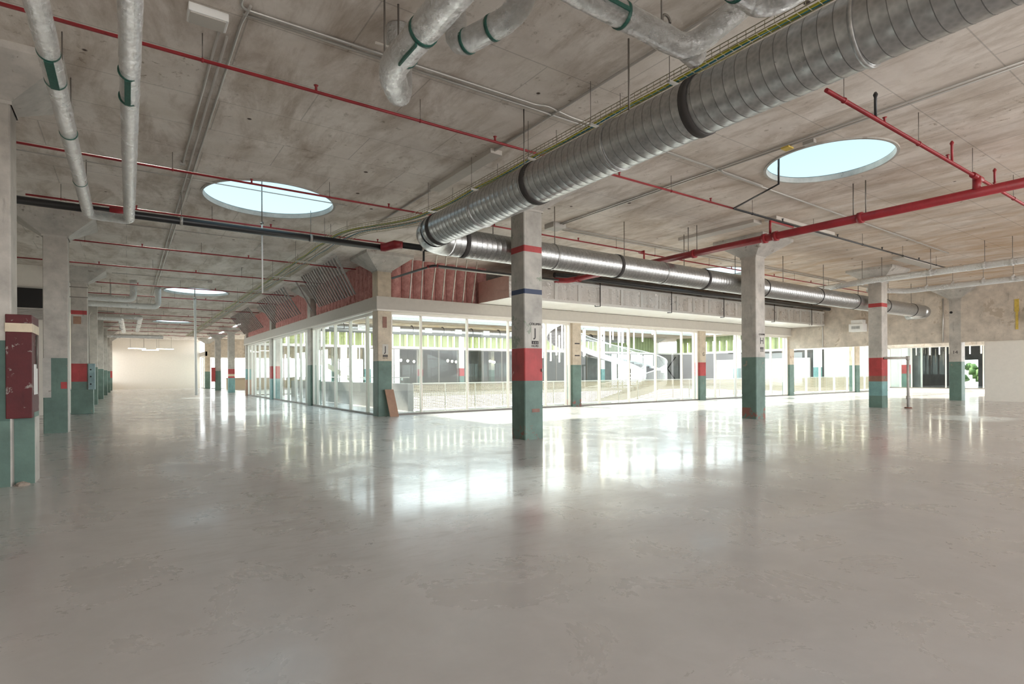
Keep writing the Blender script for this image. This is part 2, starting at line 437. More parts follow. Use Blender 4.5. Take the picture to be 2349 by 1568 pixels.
# ------------------------------------------------------------------ columns
def column(i, j, bands, label, top='pale', capital=True, extra=None, cap=.88, zt=5.24):
    """bands: list of (z0,z1,mat) painted bands; rest is top material"""
    x0, y0 = GX(i), GY(j)
    if i == -1: x0 = -1.824
    x1, y1 = x0+CW, y0+CW
    t = thing('concrete_column', label, 'column', ((x0+x1)/2, (y0+y1)/2, 0), 'painted concrete columns')
    zs = sorted({0, zt} | {b[0] for b in bands} | {b[1] for b in bands})
    mats = [top]; m = MB(); c = .018
    ring = [(x0+c,y0),(x1-c,y0),(x1,y0+c),(x1,y1-c),(x1-c,y1),(x0+c,y1),(x0,y1-c),(x0,y0+c)]
    for za, zb in zip(zs, zs[1:]):
        mt = top
        for b in bands:
            if b[0] <= za+1e-4 and b[1] >= zb-1e-4: mt = b[2]
        if mt not in mats: mats.append(mt)
        b0 = len(m.v)
        m.v += [(a, b, za) for a, b in ring]+[(a, b, zb) for a, b in ring]
        for k in range(8): m.face([b0+k, b0+(k+1) % 8, b0+8+(k+1) % 8, b0+8+k], 0 if (i == -1 and k in (1, 2, 3) and j in (0, 1, 2)) else mats.index(mt))
    m.face([len(m.v)-8+k for k in range(8)], 0)
    m.build('shaft', mats, t)
    if capital:
        m = MB(); cx, cy = (x0+x1)/2, (y0+y1)/2; h = CW/2+.02
        lv = [(h, zt-.02), (h, zt+.03), (cap-.03, ZC-.12), (cap, ZC-.10), (cap, ZC)]
        for (ra, za), (rb, zb) in zip(lv, lv[1:]):
            qa = [(cx-ra,cy-ra,za),(cx+ra,cy-ra,za),(cx+ra,cy+ra,za),(cx-ra,cy+ra,za)]
            qb = [(cx-rb,cy-rb,zb),(cx+rb,cy-rb,zb),(cx+rb,cy+rb,zb),(cx-rb,cy+rb,zb)]
            for k in range(4): m.quad(qa[k], qa[(k+1) % 4], qb[(k+1) % 4], qb[k])
        m.build('capital', 'capital', t)
    else:
        MB().box(x0+.002, y0+.002, zt, x1-.002, y1-.002, ZC).build('shaft_top', top, t)
    return t
G = [(0, 2.0, 'green')]
R = [(0, 1.34, 'green'), (1.34, 2.08, 'red')]
cJ = column(0, 0, [(0, .32, 'green_scar'), (.32, 1.345, 'green'), (1.345, 2.086, 'red'), (3.33, 3.44, 'blue'), (4.29, 4.43, 'red')],
            'nearest freestanding column under the spiral duct, red bands and a blue line, marked J', 'pale_worn')
cH = column(1, 0, [(0, .36, 'green_scar'), (.36, 2.0, 'green')], 'freestanding column marked H with a rust stain, green up to head height', 'pale')
cK = column(2, 0, [(0, .5, 'green'), (.5, 1.1, 'teal'), (1.1, 1.33, 'rust_scar'), (1.33, 2.09, 'red'), (4.22, 4.38, 'red')], 'far right freestanding column with broad and narrow red bands, pipe stand beside it', 'pale')
c14 = column(3, 0, G, 'column marked 14 at the end of the right wall opening, green below', 'pale')
cC = column(0, 1, G, 'corner column of the glazed storefront, marked J, a brown board leaning on it', 'buff', zt=5.24)
c11 = column(1, 1, [(0, .35, 'green_scar'), (.35, 1.9, 'green')], 'buff and green storefront column with peeling paint, first right of the J column', 'buff')
cG = column(2, 1, R, 'storefront column marked G with a bright red band', 'buff')
cF = column(3, 1, G, 'buff and green column marked F, where the storefront meets the right wall', 'buff')
column(4, 1, G, 'slim looking storefront column seen beyond the right wall opening', 'buff')
column(0, 2, G, 'left storefront column with green paint, first behind the corner column', 'pale')
column(0, 3, [(0, 1.3, 'teal'), (1.3, 2.08, 'red')], 'left storefront column with a red band, second behind the corner column', 'pale')
column(0, 4, [(0, 1.2, 'wood'), (1.2, 2.0, 'teal')], 'last left storefront column, teal over orange brown paint', 'pale')
column(0, 5, [(0, 1.3, 'teal'), (1.3, 1.45, 'red'), (1.45, 1.65, 'cream'), (1.65, 2.1, 'red')], 'distant free column with a red and cream band, next to the storefront end', 'pale')
c06 = column(0, 6, G, 'distant green based column with a narrow red cabinet on its side', 'pale')
column(0, 7, G, 'furthest buff and green column, right of the white end wall', 'buff')
cL0 = column(-1, 0, [(0, .9, 'green'), (.9, 2.0, 'green_dark')], 'nearest left column at the picture edge, dark green base, red cabinet beside it', 'pale')
cL1 = column(-1, 1, G, 'second left column, green base with a small red square painted on it', 'pale')
cL2 = column(-1, 2, [(0, 1.3, 'green'), (1.3, 2.02, 'red'), (3.98, 4.14, 'red')], 'third left column with two red bands and a teal switch box', 'pale')
for j, lb in ((3, 'fourth left column, behind the foil pipe bend, pale over green'), (4, 'fifth left column with a clear flared capital, green base'),
              (5, 'sixth left column, dark green base'), (6, 'seventh left column in the distance'), (7, 'last left column in front of the white end wall')):
    column(-1, j, G if j != 7 else R, lb, 'pale')
# patches and parts
y = GY(1)-.006
MB().box(-1.83, y, .95, -1.66, GY(1)+.01, 2.0).build('bare_patch', 'capital', cL1)
MB().box(-1.46, y-.002, 1.18, -1.33, GY(1)+.01, 1.36).build('red_square', 'red', cL1)
y = GY(2)
MB().box(-1.84, y-.01, 0, -1.12, y+CW+.02, .98).build('plinth', 'green', cL2, bevel=.01)
MB().box(-1.75, y-.02, 3.6, -1.5, y, 3.9).build('plate', 'wood', cL2)
for dz in (4.65, 5.05): MB().box(-1.86, y-.015, dz, -1.28, y, dz+.03).build('strap', 'rod', cL2)

# column signs
def sign(col, i, j, big, z, size, x_off=.30, w=.22, head='COLUMN', foot=None):
    x = GX(i)+x_off; y0 = GY(j)
    MB().box(x-w/2, y0-.004, z-size*.62, x+w/2, y0+.004, z+size*.62).build('sign_patch', 'plate', col)
    yy = y0-.006
    lettering(big, col, (x, yy, z), size, FRONT)
    if head: lettering(head, col, (x, yy, z+size*.72), size*.27, FRONT)
    if foot:
        MB().box(x-w*.42, yy-.001, z-size*.92, x+w*.42, yy+.003, z-size*.66).build('stencil_block', 'ink', col)
        for k in (-.22, .02, .25):
            MB().box(x+k*w-.006, yy-.003, z-size*.88, x+k*w+.006, yy, z-size*.72).build('stencil_gap', 'plate', col)
        lettering(foot, col, (x, yy, z-size*1.08), size*.22, FRONT)
sign(cJ, 0, 0, 'J', 2.44, .28, foot='OG PO')
sign(cC, 0, 1, 'J', 2.42, .30, x_off=.28, head=None, foot='OG PO')
sign(cH, 1, 0, 'H', 2.52, .30, x_off=.32, foot='OF PO')
for s, dx, dz in (('G', .30, 2.52),): lettering(s, cG, (GX(2)+dx, GY(1)-.006, dz), .26, FRONT)
lettering('F1', cF, (GX(3)+.13, GY(1)-.006, 2.45), .2, FRONT, 'rust_scar'); lettering("'F", cF, (GX(3)+.38, GY(1)-.006, 2.48), .22, FRONT, 'rust_scar')
lettering('14', c14, (GX(3)-.006, GY(0)+.26, 2.48), .24, SIDE)
for z in (2.3, 2.85): MB().box(GX(1)+CW*0+.12, GY(1)-.005, z, GX(1)+.42, GY(1)+.002, z+.05).build('painted_mark', 'ink', c11)
MB().box(GX(0)+.18, GY(1)-.006, 3.2, GX(0)+.34, GY(1)+.002, 3.6).build('spalled_patch', 'rust_scar', cC)
MB().box(GX(0)+.2, GY(0)-.005, .62, GX(0)+.42, GY(0)+.003, .7).build('rust_mark', 'rust_scar', cJ)
MB().box(GX(0)+.47, GY(0)-.03, 1.55, GX(0)+.5, GY(0), 1.62).build('hook', 'rod', cJ)

# pilaster, red cabinet and stone at nearest left column
t = thing('hose_cabinet', 'dark red chipped cabinet with cream stripe on a stub pier, left edge', 'cabinet', (-1.1, 10.7, 0))
MB().box(-1.298, 10.3, 0, -1.08, 10.78, 1.0).build('stub_pier', 'green', t)
MB().box(-1.082, 10.31, 0, -1.074, 10.77, .93).build('bare_side', 'capital', t)
MB().box(-1.36, 10.12, .93, -1.085, 10.84, 2.12).build('case', 'cabinet_red', t, bevel=.008)
MB().box(-1.364, 10.115, 2.12, -1.081, 10.845, 2.24).build('stripe', 'cream', t)
MB().box(-1.36, 10.12, 2.24, -1.085, 10.84, 2.36).build('lid', 'cabinet_red', t, bevel=.008)
MB().box(-1.084, 10.3, 1.25, -1.074, 10.6, 1.68).build('notice', 'paper', t)
MB().tube([(-1.07, 10.5, 1.62), (-1.07, 10.5, 2.1)], .012, 8).build('handle', 'rod', t)
def stone(x, y, r):
    m = MB(); n = 10; rows = 5
    for a in range(rows+1):
        for k in range(n):
            th = PI/2*a/rows; an = 2*PI*k/n; q = r*(1+.18*math.sin(3*an+a))*(1 if a < rows else 0.01)
            m.v.append((x+q*math.cos(an)*math.cos(th), y+.7*q*math.sin(an)*math.cos(th), max(0, .6*r*math.sin(th))*(1+.15*math.sin(an*2))))
    for a in range(rows):
        for k in range(n): m.face([a*n+k, a*n+(k+1) % n, (a+1)*n+(k+1) % n, (a+1)*n+k])
    o = m.build('rubble_stone', 'rock', origin=(x, y, 0)); return o
tag(stone(-1.2, 10.15, .085), 'small rubble stone on the floor at the foot of the red cabinet pier', 'stone')
t = thing('switch_box', 'teal grey metal switch box on the third left column', 'electrical box', (-1.2, GY(2)-.1, 1.0))
MB().box(-1.28, GY(2)-.12, .98, -1.06, GY(2)+.3, 2.02).build('case', 'teal_box', t, bevel=.01)
for z in (1.2, 1.5, 1.78): MB().tube([(-1.2, GY(2)-.15, z), (-1.2, GY(2)-.12, z)], .03, 10).build('knob', 'black', t)
t = thing('electrical_conduit', 'thin conduit rising above the teal switch box', 'conduit', (-1.25, GY(2), 2))
MB().tube([(-1.25, GY(2)-.03, 2.02), (-1.25, GY(2)-.03, 3.95), (-1.18, GY(2)-.03, 4.1)], .015, 8).build('tube', 'conduit', t)
t = thing('fire_cabinet', 'narrow dark red cabinet fixed to the distant green based column', 'cabinet', (GX(0), GY(6), 1))
MB().box(GX(0)-.34, GY(6)-.1, .9, GX(0)-.01, GY(6)+.2, 2.35).build('case', 'red', t, bevel=.01)
# leaning board at corner column
b = MB(); x0, x1 = 7.60, 7.93
b.v += [(x0+.1,18.70,0),(x1+.1,18.70,0),(x1,18.95,.97),(x0,18.95,.97),(x0+.1,18.73,0),(x1+.1,18.73,0),(x1,18.98,.97),(x0,18.98,.97)]
for q in ((0,1,2,3),(7,6,5,4),(0,4,5,1),(1,5,6,2),(2,6,7,3),(3,7,4,0)): b.face(list(q))
tag(b.build('wooden_board', 'wood', origin=(7.8, 18.8, 0)), 'reddish brown board leaning against the glazed corner column', 'board')
# pipe stand by far right column
t = thing('pipe_stand', 'grey standpipe with a horizontal arm, beside the far right red banded column', 'pipe stand', (26.3, 9.38, 0))
MB().tube([(26.3, 9.38, .05), (26.3, 9.38, 2.05)], .05, 12).build('upright_pipe', 'capital', t)
MB().tube([(26.3, 9.38, 2.07), (25.95, 10.12, 2.07)], .05, 12).build('arm', 'capital', t)
MB().tube([(26.3, 9.38, 0), (26.3, 9.38, .05)], .13, 16).build('base_flange', 'rust_scar', t)
MB().tube([(26.3, 9.38, .38), (26.3, 9.38, .5)], .075, 12).build('coupling', 'capital', t)
MB().tube([(26.3, 9.38, 1.98), (26.3, 9.38, 2.14)], .07, 12).build('elbow', 'capital', t)

# ------------------------------------------------------------------ storefront: fascia, windows
FB, FT = 3.86, 4.32
def fascia(n, boxes):
    t = thing('trim_%d' % n, None, None, (boxes[0][0], boxes[0][1], FB), kind='structure')
    for b_ in boxes:
        MB().box(b_[0], b_[1], FB, b_[2], b_[3], FT).build('fascia_board', 'fascia', t)
        gx, gy = (.03, 0) if (b_[2]-b_[0]) < (b_[3]-b_[1]) else (0, .03)
        MB().box(b_[0]-gx, b_[1]-gy, FB-.06, b_[2], b_[3], FB).build('soffit_strip', 'frame', t)
fascia(1, [(7.33, 18.98, 35.06, 19.30)])
fascia(2, [(7.33, 19.301, 7.62, GY(4)+.5)])
fascia(3, [(7.33, GY(7), 7.62, 78)])
NW = [0]
def window_x(x0, x1, y, muls, z1=FB-.06, mf='frame', zb=0, label=None):
    NW[0] += 1
    t = thing('window_%d' % NW[0], None, None, ((x0+x1)/2, y, 0), kind='structure')
    MB().box(x0, y-.05, z1-.08, x1, y+.05, z1).build('head_frame', mf, t)
    MB().box(x0, y-.06, zb, x1, y+.06, zb+.07).build('sill_frame', 'frame_dark' if mf == 'frame' else mf, t)
    ed = [x0+.03]+muls+[x1-.03]
    for q in ed: MB().box(q-.03, y-.055, zb+.07, q+.03, y+.075, z1-.08).build('mullion', mf, t)
    for a, b_ in zip(ed, ed[1:]): MB().box(a+.03, y-.006, zb+.07, b_-.03, y+.006, z1-.08).build('glass_pane', 'glass', t)
def window_y(y0, y1, x, muls, z1=FB-.06, mf='frame', zb=0):
    NW[0] += 1
    t = thing('window_%d' % NW[0], None, None, (x, (y0+y1)/2, 0), kind='structure')
    MB().box(x-.05, y0, z1-.08, x+.05, y1, z1).build('head_frame', mf, t)
    MB().box(x-.06, y0, zb, x+.06, y1, zb+.07).build('sill_frame', 'frame_dark' if mf == 'frame' else mf, t)
    ed = [y0+.03]+muls+[y1-.03]
    for q in ed: MB().box(x-.055, q-.03, zb+.07, x+.075, q+.03, z1-.08).build('mullion', mf, t)
    for a, b_ in zip(ed, ed[1:]): MB().box(x-.006, a+.03, zb+.07, x+.006, b_-.03, z1-.08).build('glass_pane', 'glass', t)
yw, xw = 19.25, 7.55
window_x(GX(0)+CW+.02, GX(1)-.02, yw, [9.17, 11.19, 13.18, 15.19, 16.35])
window_x(GX(1)+CW+.02, GX(2)-.02, yw, [18.43, 20.44, 22.4, 24.49, 25.5])
window_x(GX(2)+CW+.02, GX(3)-.02, yw, [27.44, 29.41, 31.4, 33.15, 34.7])
window_x(GX(3)+CW+.02, GX(4)-.02, yw, [37.44, 39.24, 41.27, 43.22])
window_x(GX(4)+CW+.02, 49.9, yw, [46.0, 48.0])
window_y(GY(1)+CW+.02, GY(2)-.02, xw, [20.55, 22.5, 24.5, 26.3, 27.3])
window_y(GY(2)+CW+.02, GY(3)-.02, xw, [29.3, 30.4, 31.5, 33.2, 35.0])
window_y(GY(3)+CW+.02, GY(4)-.02, xw, [38.1, 39.7, 41.5, 43.1, 44.3])
window_y(GY(7)+CW, 77.9, xw, [74.5, 76])
window_y(8.5, 19.1, 50.0, [11.0, 13.2, 15.4, 17.6], zb=.22, z1=3.4)
for j in range(2, 7): window_y(GY(j)+.85, GY(j+1)-.35, -2.08, [GY(j)+3.2, GY(j)+6], z1=4.3, zb=.9)  # unseen windows, added to bring daylight into the left hall
kb = MB().box(49.8, 8.4, 0, 50.2, 19.2, .22); tag(kb.build('baseboard_right', 'frame'), kind='structure')
tag(MB().box(49.85, 5, 3.4, 50.2, 19.4, ZC).build('wall_far_right', 'wall_old'), kind='structure')
# room beyond far right glazing
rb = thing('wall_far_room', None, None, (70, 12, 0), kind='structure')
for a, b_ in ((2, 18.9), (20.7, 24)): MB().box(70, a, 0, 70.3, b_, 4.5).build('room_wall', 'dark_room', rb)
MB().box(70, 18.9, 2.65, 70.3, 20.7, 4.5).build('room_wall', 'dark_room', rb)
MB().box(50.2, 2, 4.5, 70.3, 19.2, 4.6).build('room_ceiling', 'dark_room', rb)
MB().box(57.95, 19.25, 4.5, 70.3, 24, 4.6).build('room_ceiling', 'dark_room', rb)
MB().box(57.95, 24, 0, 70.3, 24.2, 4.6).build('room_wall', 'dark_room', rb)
h = MB()
for k in range(40):
    a = random.uniform(0, 2*PI); q = random.uniform(0, 1.2); x, y, z = 77+q*math.cos(a), 21.6+random.uniform(-2, 3), random.uniform(.2, 2.0)
    h.tube([(x, y, z), (x+.2, y+.2, z+.6)], [.45, .25], 7)
tag(h.build('green_shrub', 'leaf', origin=(77, 21.6, 0)), 'bright green shrub outside, seen through the furthest right doorway', 'shrub')

window_x(50.2, 56.9, 19.25, [52.5, 54.7], z1=4.4)
# insulation batts above the fascia
def batt_mesh(w, hgt, seed):
    m = MB(); nx, nz = 6, 12; rnd = random.Random(seed)
    for a in range(nz+1):
        for k in range(nx+1):
            u = k/nx; prof = -.10*math.sin(PI*u)**.5 - rnd.uniform(0, .05)*(0 < k < nx)
            m.v.append((-w/2+w*u, prof, hgt*a/nz))
    for a in range(nz):
        for k in range(nx):
            m.face([a*(nx+1)+k, a*(nx+1)+k+1, (a+1)*(nx+1)+k+1, (a+1)*(nx+1)+k], 0, True)
    return m
hg = ZC-FT
protos = []
gl = 'insulation over the left storefront'; gr = 'insulation over the right storefront'
for s in range(3):
    o = batt_mesh(.46, hg, s).build('insulation_batt', 'pink'); protos.append(o)
used = [False]*3
def place_batt(x, y, rz, label, group, s):
    o = protos[s] if not used[s] else protos[s].copy()
    if used[s]: C.objects.link(o)
    used[s] = True
    o.location = (x, y, FT); o.rotation_euler = (0, 0, rz); tag(o, label, 'insulation', group)
k = 0
y = 19.9
while y < GY(4)-.1:
    if not any(GY(j)-.2 < y < GY(j)+CW+.2 for j in (2, 3)):
        place_batt(7.68, y, -PI/2, 'pink insulation batt standing above the left fascia, behind the grey metal studs', gl, k % 3)
    y += .47; k += 1
x = 8.2
while x < 34.8:
    if not any(GX(i)-.2 < x < GX(i)+CW+.2 for i in (1, 2)):
        if x < 12: place_batt(x, 19.36, 0, 'pink insulation batt above the right fascia between the corner column and foil duct', gr, k % 3)
    x += .47; k += 1
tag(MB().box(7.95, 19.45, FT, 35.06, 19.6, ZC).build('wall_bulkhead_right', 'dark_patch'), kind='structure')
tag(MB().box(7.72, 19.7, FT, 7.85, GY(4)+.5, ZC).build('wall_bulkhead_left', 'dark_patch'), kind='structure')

# slanting metal studs (C channel)
def stud(a, b_, mat, name='metal_stud', w=.06, d=.04, up=(0,1,0)):
    a = Vector(a); b_ = Vector(b_); m = MB()
    t = (b_-a).normalized(); u = t.cross(Vector(up)).normalized(); v = u.cross(t).normalized()
    th = .008
    for (c, ww, dd) in ((Vector((0,0,0)), th, d), ):
        pass
    def slabp(off, wu, wv):
        o = len(m.v)
        for p in (a, b_):
            for su, sv in ((-1,-1),(1,-1),(1,1),(-1,1)): m.v.append(tuple(p+off+u*su*wu/2+v*sv*wv/2))
        for q in ((0,3,2,1),(4,5,6,7),(0,1,5,4),(1,2,6,5),(2,3,7,6),(3,0,4,7)): m.face([o+k for k in q])
    slabp(Vector((0,0,0)), w, th); slabp(u*(w/2)+v*(d/2), th, d); slabp(-u*(w/2)+v*(d/2), th, d)
    return m.build(name, mat, origin=tuple(a))
def stud_row(y0, y1, n, label, group):
    p = stud((7.22, y0, 4.60), (6.12, y0-1.2, ZC-.12), 'stud')
    tag(p, label, 'metal stud', group)
    for k in range(1, n):
        o = p.copy(); C.objects.link(o); o.location = (7.22, y0+(y1-y0)*k/(n-1), 4.60)
stud_row(20.9, 25.65, 16, 'slanting grey metal stud in the cluster nearest the corner column', 'near cluster of slanting studs')
stud_row(26.9, 26.9, 1, 'single slanting grey metal stud standing apart between two clusters', None) if False else tag(stud((7.22, 26.9, 4.55), (6.2, 25.8, ZC-.12), 'stud'), 'single slanting grey stud standing apart between the near and middle clusters', 'metal stud')
stud_row(29.1, 35.4, 14, 'slanting grey metal stud in the middle cluster over the left storefront', 'middle cluster of slanting studs')
stud_row(38.5, 45.3, 15, 'slanting grey metal stud in the furthest cluster over the left storefront', 'far cluster of slanting studs')
for k, (xb, xt, yt) in enumerate(((8.64, 8.62, 18.75), (9.10, 9.0, 18.68), (9.545, 9.22, 18.02), (10.0, 9.6, 18.0), (10.44, 10.06, 18.03), (10.9, 10.52, 18.08), (11.33, 11.0, 18.13))):
    tag(stud((xb, 19.1, 4.34), (xt, yt, ZC-.02), 'stud_pale', 'leaning_brace', .04, .03, up=(1,0,0)),
        ['leaning steel brace beside the corner column', 'second leaning brace over pink insulation', 'third leaning brace, below the black riser', 'middle leaning brace over the pink insulation',
         'fifth leaning brace from the corner column', 'sixth leaning brace, next to last before the duct', 'leaning brace nearest the foil box duct'][k], 'brace', 'leaning braces over pink insulation')

# ------------------------------------------------------------------ pipes with rods
def run(name, label, cat, pts, r, mat, rods=(), n=12, heads=(), parts=(), group=None, couplings=(), fil=0, rodr=.006, clamp=True, pname='pipe'):
    pts = [Vector(p) for p in pts]
    t = thing(name, label, cat, tuple(pts[0]), group)
    pp = roundpath(pts, fil) if fil else pts
    MB().tube(pp, r, n).build(pname, mat, t)
    for (x, y, z) in rods:
        MB().tube([(x, y, z+r), (x, y, ZC)], rodr, 6).build('hanger_rod', 'rod', t)
        if clamp: MB().tube([(x-.012, y, z), (x+.012, y, z)] if abs((pts[1]-pts[0]).x) > abs((pts[1]-pts[0]).y) else [(x, y-.012, z), (x, y+.012, z)], r*1.35, 10).build('clamp', mat if mat != 'conduit' else 'rod', t)
    for (x, y, z) in heads:
        MB().tube([(x, y, z), (x, y, z+r+.05), (x, y, z+r+.07)], [.018, .018, .035], 8).build('sprinkler_head', mat, t)
    return t
ZP = 5.48
def sprinkler(y, x0, x1, label, z=ZP, r=.022, mat='red_pipe', step=3.0, off=.8, hs=1.4, x_black=None):
    rods = []; heads = []
    x = x0+off
    while x < x1-.1: rods.append((x, y, z)); x += step
    x = x0+off+hs
    while x < x1-.1: heads.append((x, y, z)); x += step
    t = run('sprinkler_pipe', label, 'pipe', [(x0, y, z), (x1, y, z)], r, mat, rods, heads=heads, group='sprinkler pipes')
    return t
sprinkler(7.95, -3.5, 12.1, 'long red sprinkler pipe nearest the camera, crossing the ceiling from the top left corner', off=1.3)
sprinkler(7.95, 12.1, 26.5, 'black sprinkler pipe continuing right from the nearest red one', mat='black_pipe', r=.024)
sprinkler(12.5, -3.5, 14.0, 'red sprinkler pipe crossing in front of the large left skylight', off=1.24)
sprinkler(15.95, -1.8, 6.6, 'red sprinkler pipe just above the thick black pipe', off=.6)
sprinkler(20.5, -1.8, 7.1, 'red sprinkler pipe ending near the corner column, behind the black pipe')
sprinkler(24.5, -3.0, 7.1, 'red sprinkler pipe ending among the near studs')
sprinkler(29.1, -1.8, 6.9, 'red sprinkler pipe across the hall at the middle studs')
sprinkler(33.0, -1.8, 6.9, 'sprinkler pipe crossing the second skylight down the left hall')
sprinkler(38.0, -1.8, 6.9, 'sprinkler pipe just behind the second skylight')
sprinkler(43.0, -1.8, 6.9, 'sprinkler pipe above the end of the left storefront')
for y, w_ in ((46.5, 'first'), (50.2, 'second'), (54.5, 'third'), (59, 'fourth'), (64, 'fifth')):
    sprinkler(y, -1.8, 9, w_+' of the thin far sprinkler pipes beyond the left storefront')
sprinkler(3.7, 7.76, 30, 'red sprinkler branch passing over the thick red main at upper right', z=5.3, r=.03, off=.5, step=2.6, hs=1.3)
sprinkler(12.75, 14.05, 33, 'thin red pipe behind the H column, running above the spiral duct', z=5.52, off=.8)
t = run('pipe_riser', 'short red riser joining two sprinkler pipes behind the spiral duct', 'pipe', [(14.02, 12.5, 5.2), (14.02, 12.5, 5.53), (14.05, 12.75, 5.53)], .03, 'red_pipe')
t = run('pipe_riser', 'red riser with a short branch, standing on the thick red main', 'pipe', [(13.7, 7.95, 5.1), (13.7, 7.95, 5.42), (14.8, 7.95, 5.42)], .032, 'red_pipe')
t = run('sprinkler_drop', 'dark blue pipe dropping from the right skylight and turning left', 'pipe', [(11.15, 6.28, 6.1), (11.15, 6.28, 5.42), (12.1, 7.95, 5.48)], .022, 'black_pipe')
# thick red main
t = thing('fire_main_pipe', 'thick glossy red main pipe crossing the upper right ceiling', 'pipe', (13.7, 6, 5))
MB().tube([(13.72, 0, 5.0), (13.66, 15.5, 5.0)], .095, 20).build('pipe', 'red_pipe', t)
for y in (5.69, 5.95, 10.2, 10.5): MB().tube([(13.7, y, 5.09), (13.7, y, ZC)], .012, 6).build('hanger_rod', 'rod', t)
for y in (5.8, 7.8, 8.1, 10.3, 15.35): MB().tube([(13.7, y-.05, 5), (13.7, y+.05, 5)], .125, 20).build('coupling', 'red_pipe', t)
MB().tube([(13.69, 3.7, 5.02), (13.69, 3.7, 5.3)], .07, 14).build('tee', 'red_pipe', t)
MB().tube([(13.45, 3.7, 5.3), (13.95, 3.7, 5.3)], .055, 14).build('tee', 'red_pipe', t)
MB().tube([(13.66, 15.5, 5.0), (13.5, 15.75, 4.97), (13.0, 15.9, 4.96)], .1, 16).build('elbow', 'red_pipe', t)
MB().tube([(13.0, 15.9, 4.96), (8.0, 15.95, 4.96)], .05, 12).build('branch_pipe', 'stud_pale', t)
for x in (9.25, 12.37, 14.78):
    tag(MB().tube([(x, 3.7, 5.33), (x, 3.7, 5.62), (x, 3.7, 5.66), (x, 3.7, 5.7)], [.022, .022, .035, .015], 8).build('sprinkler_stub', 'black_pipe' if x < 10 else 'red_pipe', origin=(x, 3.7, 5.33)),
        {9.25: 'black upright stub on the red branch pipe, left of the skylight line', 12.37: 'rust red upright stub in the middle of the red branch', 14.78: 'rust red upright stub right of the thick red main'}[x], 'sprinkler')
# black main
t = thing('black_main_pipe', 'thick black pipe running below the large left skylight', 'pipe', (0, 14.95, 5.1))
MB().tube([(-6, 14.95, 5.1), (5.95, 14.95, 5.1)], .085, 20).build('pipe', 'black_pipe', t)
MB().tube([(13.4, 16.4, 5.27), (34.6, 16.4, 5.27)], .1, 20).build('far_pipe', 'black_pipe', t)
MB().tube([(6.2, 14.37, 5.1), (12.6, 14.37, 5.1)], .085, 20).build('pipe', 'black_pipe', t)
MB().tube([(5.9, 14.95, 5.1), (6.0, 14.9, 5.1), (6.1, 14.42, 5.1), (6.3, 14.37, 5.1)], [.11, .115, .12, .105], 16).build('elbow_coupling', 'red_pipe', t)
MB().tube([(-.3, 14.95, 5.1), (.1, 14.95, 5.1)], .115, 16).build('elbow_coupling', 'red_pipe', t)
for x in (1.05, 3.98, 6.9): 
    yy = 14.95 if x < 6 else 14.37
    MB().tube([(x, yy, 5.19), (x, yy, ZC)], .008, 6).build('hanger_rod', 'rod', t); MB().tube([(x-.03, yy, 5.1), (x+.03, yy, 5.1)], .1, 16).build('clamp', 'sheet', t)
MB().tube([(6.95, 14.37, 5.08), (6.95, 14.37, 4.72)], .03, 10).build('riser', 'black_pipe', t)
MB().tube(roundpath([(7.05, 16.9, 4.62), (7.45, 14.75, 4.72), (12.2, 14.72, 4.72)], .1), .035, 10).build('branch_pipe', 'black_pipe', t)
MB().tube([(7.38, 15.0, 4.72), (7.6, 14.73, 4.72)], .05, 10).build('branch_coupling', 'red_pipe', t)

# conduits on the ceiling
def conduit(label, pts, r=.018, boxes=(), n=8):
    t = thing('ceiling_conduit', label, 'conduit', pts[0], 'ceiling conduits')
    MB().tube(roundpath(pts, .12), r, n).build('tube', 'conduit', t)
    for (x, y, z, sx, sy, sz) in boxes: MB().box(x-sx/2, y-sy/2, z-sz, x+sx/2, y+sy/2, z).build('junction_box', 'sheet', t)
    return t
zc = ZC-.03
conduit('left of three parallel conduits beside the left skylight, ending at a yellow box', [(.96, 7.6, zc), (.94, 12.9, zc)], boxes=[(.94, 12.95, ZC-.001, .1, .1, .06)])
conduit('middle of three parallel conduits running down the left hall', [(1.06, 7.8, zc), (1.06, 40, zc)])
conduit('right of three parallel conduits, bending at the top left light box', [(1.2, 7.0, zc), (1.16, 7.4, zc), (1.16, 42, zc)])
conduit('conduit crossing the top centre ceiling toward the spiral duct', [(1.1, 6.0, zc), (1.1, 7.1, zc), (5.4, 7.02, zc), (5.55, 6.95, zc), (6.1, 7.03, zc), (12.0, 7.15, zc)])
conduit('second conduit strapped beside the top centre one', [(1.15, 7.2, zc), (10.0, 7.1, zc)])
conduit('dark conduit passing between the right skylight and the thick red main', [(10.3, 7.05, zc), (10.5, 7.16, zc), (24.5, 7.45, zc)], .02)
conduit('conduit running away beside the cable tray', [(5.76, 2.0, zc), (5.86, 15.0, zc)], .022)
conduit('outer of two conduits ending at the box right of the near column', [(10.33, 0.5, zc), (10.3, 12.2, zc)])
conduit('inner of two conduits ending at the box right of the near column', [(10.22, 0.5, zc), (10.2, 12.2, zc)])
conduit('near of two conduits running behind the H column', [(10.3, 12.5, zc), (33, 12.6, zc)])
conduit('far of two conduits running behind the H column', [(10.3, 12.7, zc), (33, 12.8, zc)])
conduit('thin conduit above the long black pipe with a curled end', [(.0, 19.0, zc), (3.4, 19.0, zc), (3.6, 19.3, zc), (3.6, 20.6, zc)], .012)
conduit('thin conduit under the left ceiling in front of the black pipe', [(-1.9, 13.9, zc), (4.6, 13.9, zc)], .012)
conduit('thin conduit ending at a small camera in the left hall', [(-.5, 28.3, zc), (3.0, 28.3, zc)], .014, boxes=[(3.1, 28.3, ZC-.001, .16, .16, .12)])
t = tag(MB().box(9.95, 12.2, ZC-.14, 10.4, 12.62, ZC-.001).build('junction_box', 'sheet', origin=(10.2, 12.4, ZC)), 'grey junction box on the ceiling right of the near column', 'electrical box')
